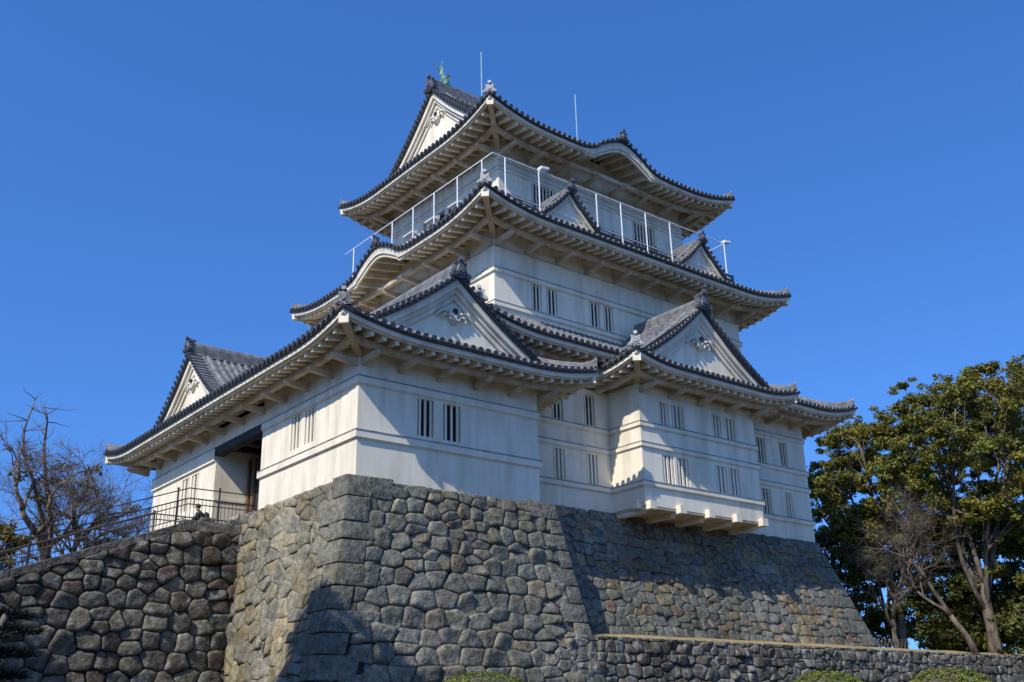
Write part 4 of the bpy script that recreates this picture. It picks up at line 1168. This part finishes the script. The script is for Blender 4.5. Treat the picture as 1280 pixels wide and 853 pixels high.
leafy_tree('evergreen_tree', 'bushy mid-green evergreen under the tallest tree', 50.0, 2.6, 2.0, 9.5, 4.2, 106, M['leaf_dark'], fork=.2, nlimb=6, ntip=95, nleaf=190, lsize=.12, clump=.85, low=.12, trunk_r=.25, group=GR)
leafy_tree('evergreen_tree', 'yellowish-green low evergreen at the right edge above the retaining wall', 50.5, -3.0, 1.9, 8.8, 3.6, 107, M['leaf_olive'], fork=.2, nlimb=6, ntip=85, nleaf=190, lsize=.12, clump=.85, low=.08, trunk_r=.2, group=GR)
leafy_tree('evergreen_tree', 'dark tree filling the gap deep behind the trunks', 60.0, 8.0, 2.0, 14.0, 6.5, 108, M['leaf_dark'], fork=.2, nlimb=6, ntip=110, nleaf=110, low=.05, trunk_r=.3, lsize=.22, group=GR)
bare_tree('bare_tree', 'leafless brown tree leaning over the end of the keep base', 40.2, 3.4, 1.9, 8.6, 205, depth=6, r=.20, spread=.75, lean=(.10, -.18), first=.27, bark='bark')
bare_tree('bare_tree', 'leafless double-trunked tree beneath the tallest evergreen', 42.5, -0.3, 1.9, 9.5, 207, depth=6, r=.22, spread=.6, lean=(-.22, .12), first=.28, bark='bark')
for i, (x, y, h, r) in enumerate(((46.5, -2.8, 3.2, 2.6), (52, 0.5, 4.5, 3.2), (49, 4.5, 4.0, 3.0), (44.5, 9.5, 5.0, 3.0), (56, -4.5, 4.5, 3.2), (62, 0.0, 5.5, 4.2), (54, 6.0, 5.0, 3.8))):
    leafy_tree('evergreen_shrub', 'dark leafy shrub in the undergrowth beneath the evergreen trees', x, y, 1.8, h, r, 500+i, M['leaf_dark'], fork=.15, nlimb=5, ntip=60, nleaf=90, lsize=.16, clump=.8, low=.0, trunk_r=.10, hollow=.2, group='undergrowth shrubs beneath the evergreens')
# left, behind the stairway
bare_tree('old_tree', 'old gnarled tree with bare crooked branches and a few leaf tufts behind the stairway', -3.0, 28.5, 4.9, 10.6, 311, depth=7, r=.50, spread=.92, leaf=.02, leafmat=M['leaf_yellow'], lean=(-.10, 0), first=.25, ntw=8, bark='bark_warm',
          snags=(((-3.0, 28.5, 7.5), (-4.2, 28.4, 11.5), (-5.2, 28.3, 14.0), (-4.9, 28.3, 16.6)), ((-3.1, 28.5, 7.8), (-3.6, 28.7, 12.0), (-4.0, 28.6, 14.6), (-4.3, 28.6, 16.3))))
bare_tree('bare_tree', 'slender leafless tree between the gnarled tree and the turret', 0.2, 30.0, 5.2, 10.0, 317, depth=7, r=.24, spread=.88, ntw=8, leaf=.01, leafmat=M['leaf_yellow'], first=.25, bark='bark_warm')
leafy_tree('evergreen_shrub', 'yellow-green leafy shrub at the left edge behind the handrail', -6.0, 27.6, 4.9, 4.6, 1.5, 321, M['leaf_yellow'], fork=.2, nlimb=5, ntip=26, nleaf=90, lsize=.13, clump=.6, low=.25, trunk_r=.10)
# trees outside the frame on the sunny side, whose shadows reach the walls
leafy_tree('cedar_tree', 'tall pointed cedar on the sunny side, left of the view', -20.9, -6.5, -2.4, 23.2, 4.0, 401, M['leaf_dark'], fork=.55, nlimb=6, ntip=110, nleaf=150, lsize=.24, clump=1.15, low=.30, trunk_r=.45, top_flat=1.0, hollow=0.0)
leafy_tree('broadleaf_tree', 'round-topped tree beside the cedar, left of the view', -24.5, 3.4, -2.0, 18.6, 4.2, 402, M['leaf_dark'], fork=.4, nlimb=6, ntip=140, nleaf=110, lsize=.25, low=.3, trunk_r=.4, hollow=0.0)

def pine():
    R = random.Random(9); t = thing('pine_tree', 'dark cloud-pruned garden pine at the lower left edge', 'tree', (-16.75, -21.0, -3.1))
    w = MB(); lv = MB()
    tr = curve3((-16.75, -21.0, -3.3), (-16.35, -21.25, -0.62), R, .05, 8)
    w.tube(tr, taper(8, .13, .03), 8)
    for i, (dx, z, r) in enumerate(((.10, -.62, .22), (.22, -.80, .24), (-.22, -.86, .28), (.30, -1.02, .26), (-.28, -1.12, .34), (.26, -1.22, .30), (-.1, -1.36, .36), (.42, -1.42, .34), (-.4, -1.6, .45), (.3, -1.75, .5))):
        k = min(range(len(tr)), key=lambda j: abs(tr[j].z-z+.1)); c = V3((tr[k].x+dx*.75, tr[k].y+R.uniform(-.25, .25), z))
        w.tube([tr[k], c-V3((0, 0, .04))], [.03, .015], 5)
        for _ in range(460):
            a = R.uniform(0, 2*pi); q = sqrt(R.random())*r; p = c+V3((cos(a)*q, sin(a)*q, R.uniform(-.03, .06)*(1.2-q/r)))
            d = V3((cos(a)*.6+R.gauss(0, .4), sin(a)*.6+R.gauss(0, .4), R.uniform(.1, 1))).normalized(); s = d.cross(V3((R.gauss(0, 1), R.gauss(0, 1), R.gauss(0, 1)))).normalized()*.008
            i_ = lv.add([p-s, p+s, p+d*.11]); lv.f.append((i_, i_+1, i_+2)); b = R.uniform(.7, 1.2); lv.c.extend([(b, b, b)]*3)
    w.build('trunk', M['bark'], t, smooth=True); lv.build('crown', M['leaf_pine'], t)
pine()

def hedge(label, x, y, zt, rx, ry, rz, seed):
    R = random.Random(seed); t = thing('clipped_shrub', label, 'shrub', (x, y, zt-rz*1.3), 'clipped rounded shrubs at the foot of the walls')
    lv = MB(); c = V3((x, y, zt-rz))
    for _ in range(9000):
        a = R.uniform(0, 2*pi); u = R.uniform(-.45, 1.0); q = sqrt(max(0, 1-u*u)); n = V3((q*cos(a), q*sin(a), u))
        k = 1+.05*noise.noise(n*3+V3((seed, 0, 0)))-abs(R.gauss(0, .035))
        p = c+V3((n.x*rx*k, n.y*ry*k, n.z*rz*k)); d = (n+V3((R.gauss(0, .6), R.gauss(0, .6), R.gauss(0, .6)))).normalized()
        a_ = d.cross(V3((R.gauss(0, 1), R.gauss(0, 1), R.gauss(0, 1)))).normalized(); b_ = d.cross(a_); s = R.uniform(.02, .042)
        i = lv.add([p-a_*s, p-b_*s*.6, p+a_*s, p+b_*s*.6]); lv.f.append((i, i+1, i+2, i+3)); b = R.uniform(.65, 1.25); lv.c.extend([(b, b, b*.9)]*4)
    lv.build('foliage', M['leaf_hedge'], t)
    w = MB(); w.sphere(tuple(c), 1.0, 16, 10, (rx*.93, ry*.93, rz*.93)); w.tube([c-V3((0, 0, rz*1.4)), c], .08, 6); w.build('stems', M['twig'], t)
hedge('clipped shrub below the corner-stone wall, darkest of the three', -5.8, -15.4, -0.72, 1.55, 1.4, 1.1, 1)
hedge('clipped yellow-green shrub beneath the middle of the low retaining wall', -1.05, -20.2, -0.89, 1.15, 1.1, 1.0, 2)
hedge('clipped yellow-green shrub nearest the right edge, below the low wall', 0.2, -22.1, -0.92, 1.1, 1.1, 1.0, 3)

# ------------------------------------------------------------------ small things
bf = thing('bamboo_fence', 'low crossed bamboo lattice fence at the corner of the keep base', 'fence', (35.6, 1.3, 2.0))
mb = MB(); mc = MB()
for i in range(13):
    x = 33.6+i*.34; mb.tube([(x, 1.3, 1.75), (x+.42, 1.3, 2.55)], .018, 5); mc.tube([(x+.42, 1.33, 1.75), (x, 1.33, 2.55)], .018, 5)
mb.tube([(33.5, 1.36, 2.35), (38.2, 1.36, 2.35)], .022, 5)
mb.build('slats', M['bamboo'], bf); mc.build('cross_slats', M['bamboo'], bf)

def skin_mesh(name, joints, edges, mat, parent, sub=2):
    """continuous body grown over a skeleton: joints {name:(x,y,z,r)}"""
    ks = list(joints); me = bpy.data.meshes.new(name)
    me.from_pydata([joints[k][:3] for k in ks], [(ks.index(a), ks.index(b)) for a, b in edges], []); me.update()
    o = bpy.data.objects.new(name, me); COL.objects.link(o)
    sk = o.modifiers.new('skin', 'SKIN'); sk.use_smooth_shade = True
    if not me.skin_vertices: 
        bm = bmesh.new(); bm.from_mesh(me); bm.verts.layers.skin.verify(); bm.to_mesh(me); bm.free()
    for i, k in enumerate(ks):
        sv = me.skin_vertices[0].data[i]; sv.radius = (joints[k][3], joints[k][3]); sv.use_root = (i == 0)
    ss = o.modifiers.new('sub', 'SUBSURF'); ss.levels = sub; ss.render_levels = sub
    me.materials.append(mat)
    if parent is not None:
        o.parent = parent
        if parent.type == 'EMPTY': o.matrix_parent_inverse = Matrix.Translation(-parent.location)
    return o
def person(label, loc, yaw, jacket, trousers, sit=False, lean=0.0, hair='hair'):
    t = thing('person', label, 'person', loc)
    c, s = cos(yaw), sin(yaw); X, Y, Z = loc
    def P(f, l, z, r): return (X+f*c-l*s, Y+f*s+l*c, Z+z, r)
    if sit:
        hz = .13; sh = (lean*.45, .46); hd = (lean*.70, .62)
        legs = {}
        for sg, n in ((1, 'l'), (-1, 'r')):
            legs.update({'hip'+n: P(.02, .10*sg, hz, .10), 'kn'+n: P(.42, .16*sg, .34, .072), 'an'+n: P(.50, .13*sg, .06, .045), 'to'+n: P(.68, .14*sg, .04, .04)})
            legs.update({'s'+n: P(sh[0], .19*sg, hz+sh[1]-.03, .065), 'e'+n: P(sh[0]+.22, .24*sg, hz+sh[1]-.28, .048), 'w'+n: P(.40, .14*sg, .38, .032), 'h'+n: P(.47, .12*sg, .36, .028)})
    else:
        hz = .92; sh = (lean*.2, .48); hd = (lean*.3, .65)
        legs = {}
        for sg, n in ((1, 'l'), (-1, 'r')):
            legs.update({'hip'+n: P(0, .09*sg, hz-.03, .10), 'kn'+n: P(.03, .10*sg, .50, .07), 'an'+n: P(0, .10*sg, .09, .045), 'to'+n: P(.17, .11*sg, .045, .04)})
            legs.update({'s'+n: P(sh[0], .19*sg, hz+sh[1]-.03, .062), 'e'+n: P(sh[0]+.06, .25*sg, hz+sh[1]-.30, .046), 'w'+n: P(sh[0]+.28, .20*sg, hz+sh[1]-.38, .032), 'h'+n: P(sh[0]+.37, .18*sg, hz+sh[1]-.37, .028)})
    J = {'pel': P(0, 0, hz, .14), 'wai': P(sh[0]*.4, 0, hz+.20, .125), 'che': P(sh[0]*.85, 0, hz+.38, .145), 'nec': P(sh[0]+.01, 0, hz+.52, .055), 'jaw': P(hd[0]+.01, 0, hz+hd[1]-.02, .075), 'hea': P(hd[0], 0, hz+hd[1]+.09, .088), 'top': P(hd[0]-.01, 0, hz+hd[1]+.15, .06)}
    J.update(legs)
    E = [('pel', 'wai'), ('wai', 'che'), ('che', 'nec'), ('nec', 'jaw'), ('jaw', 'hea'), ('hea', 'top')]
    for n in 'lr': E += [('pel', 'hip'+n), ('hip'+n, 'kn'+n), ('kn'+n, 'an'+n), ('an'+n, 'to'+n), ('che', 's'+n), ('s'+n, 'e'+n), ('e'+n, 'w'+n), ('w'+n, 'h'+n)]
    skin_mesh('body', J, E, M['skin'], t)
    def grow(k, f): return (*J[k][:3], J[k][3]*f+.012)
    jk = {k: grow(k, 1.10) for k in ('wai', 'pel', 'che', 'sl', 'sr', 'el', 'er', 'wl', 'wr')}
    skin_mesh('jacket', jk, [('wai', 'pel'), ('wai', 'che'), ('che', 'sl'), ('che', 'sr'), ('sl', 'el'), ('sr', 'er'), ('el', 'wl'), ('er', 'wr')], jacket, t)
    tk = {k: grow(k, 1.08) for k in ('pel', 'hipl', 'hipr', 'knl', 'knr', 'anl', 'anr')}
    skin_mesh('trousers', tk, [('pel', 'hipl'), ('pel', 'hipr'), ('hipl', 'knl'), ('hipr', 'knr'), ('knl', 'anl'), ('knr', 'anr')], trousers, t)
    hm = MB(); hc = P(hd[0]-.025, 0, hz+hd[1]+.10, 0); hm.sphere(hc[:3], .118, 12, 8, (1, 1, .98)); hm.build('hair', M[hair], t, smooth=True)
    fm = MB()
    for sg in (-1, 1):
        e = P(hd[0]+.088, .034*sg, hz+hd[1]+.075, 0); fm.sphere(e[:3], .013, 6, 5)
    fm.build('eyes', M['dark'], t)
    n_ = MB(); n_.sphere(P(hd[0]+.098, 0, hz+hd[1]+.04, 0)[:3], .018, 6, 5, (1, 1, 1.5)); n_.build('nose', M['skin'], t)
    if sit:
        k_ = MB(); k_.sphere(P(sh[0]*.6-.20, 0, hz+.26, 0)[:3], .22, 12, 8, (.75, .85, 1.1)); k_.build('backpack', M['cloth_black'], t, smooth=True)
    return t
person('person in black sitting bent forward on the landing behind the stair handrail', (-1.85, 9.55, 6.58), pi*.95, M['cloth_black'], M['cloth_black'], sit=True, lean=.42)
person('person in a red jacket standing on the balcony beside a small gable', (17.0, 4.55, 23.52), -pi/2-.2, M['cloth_red'], M['cloth_navy'])
person('person in black on the balcony partly hidden by a small gable', (16.45, 4.75, 23.52), -pi/2+.3, M['cloth_black'], M['cloth_navy'])
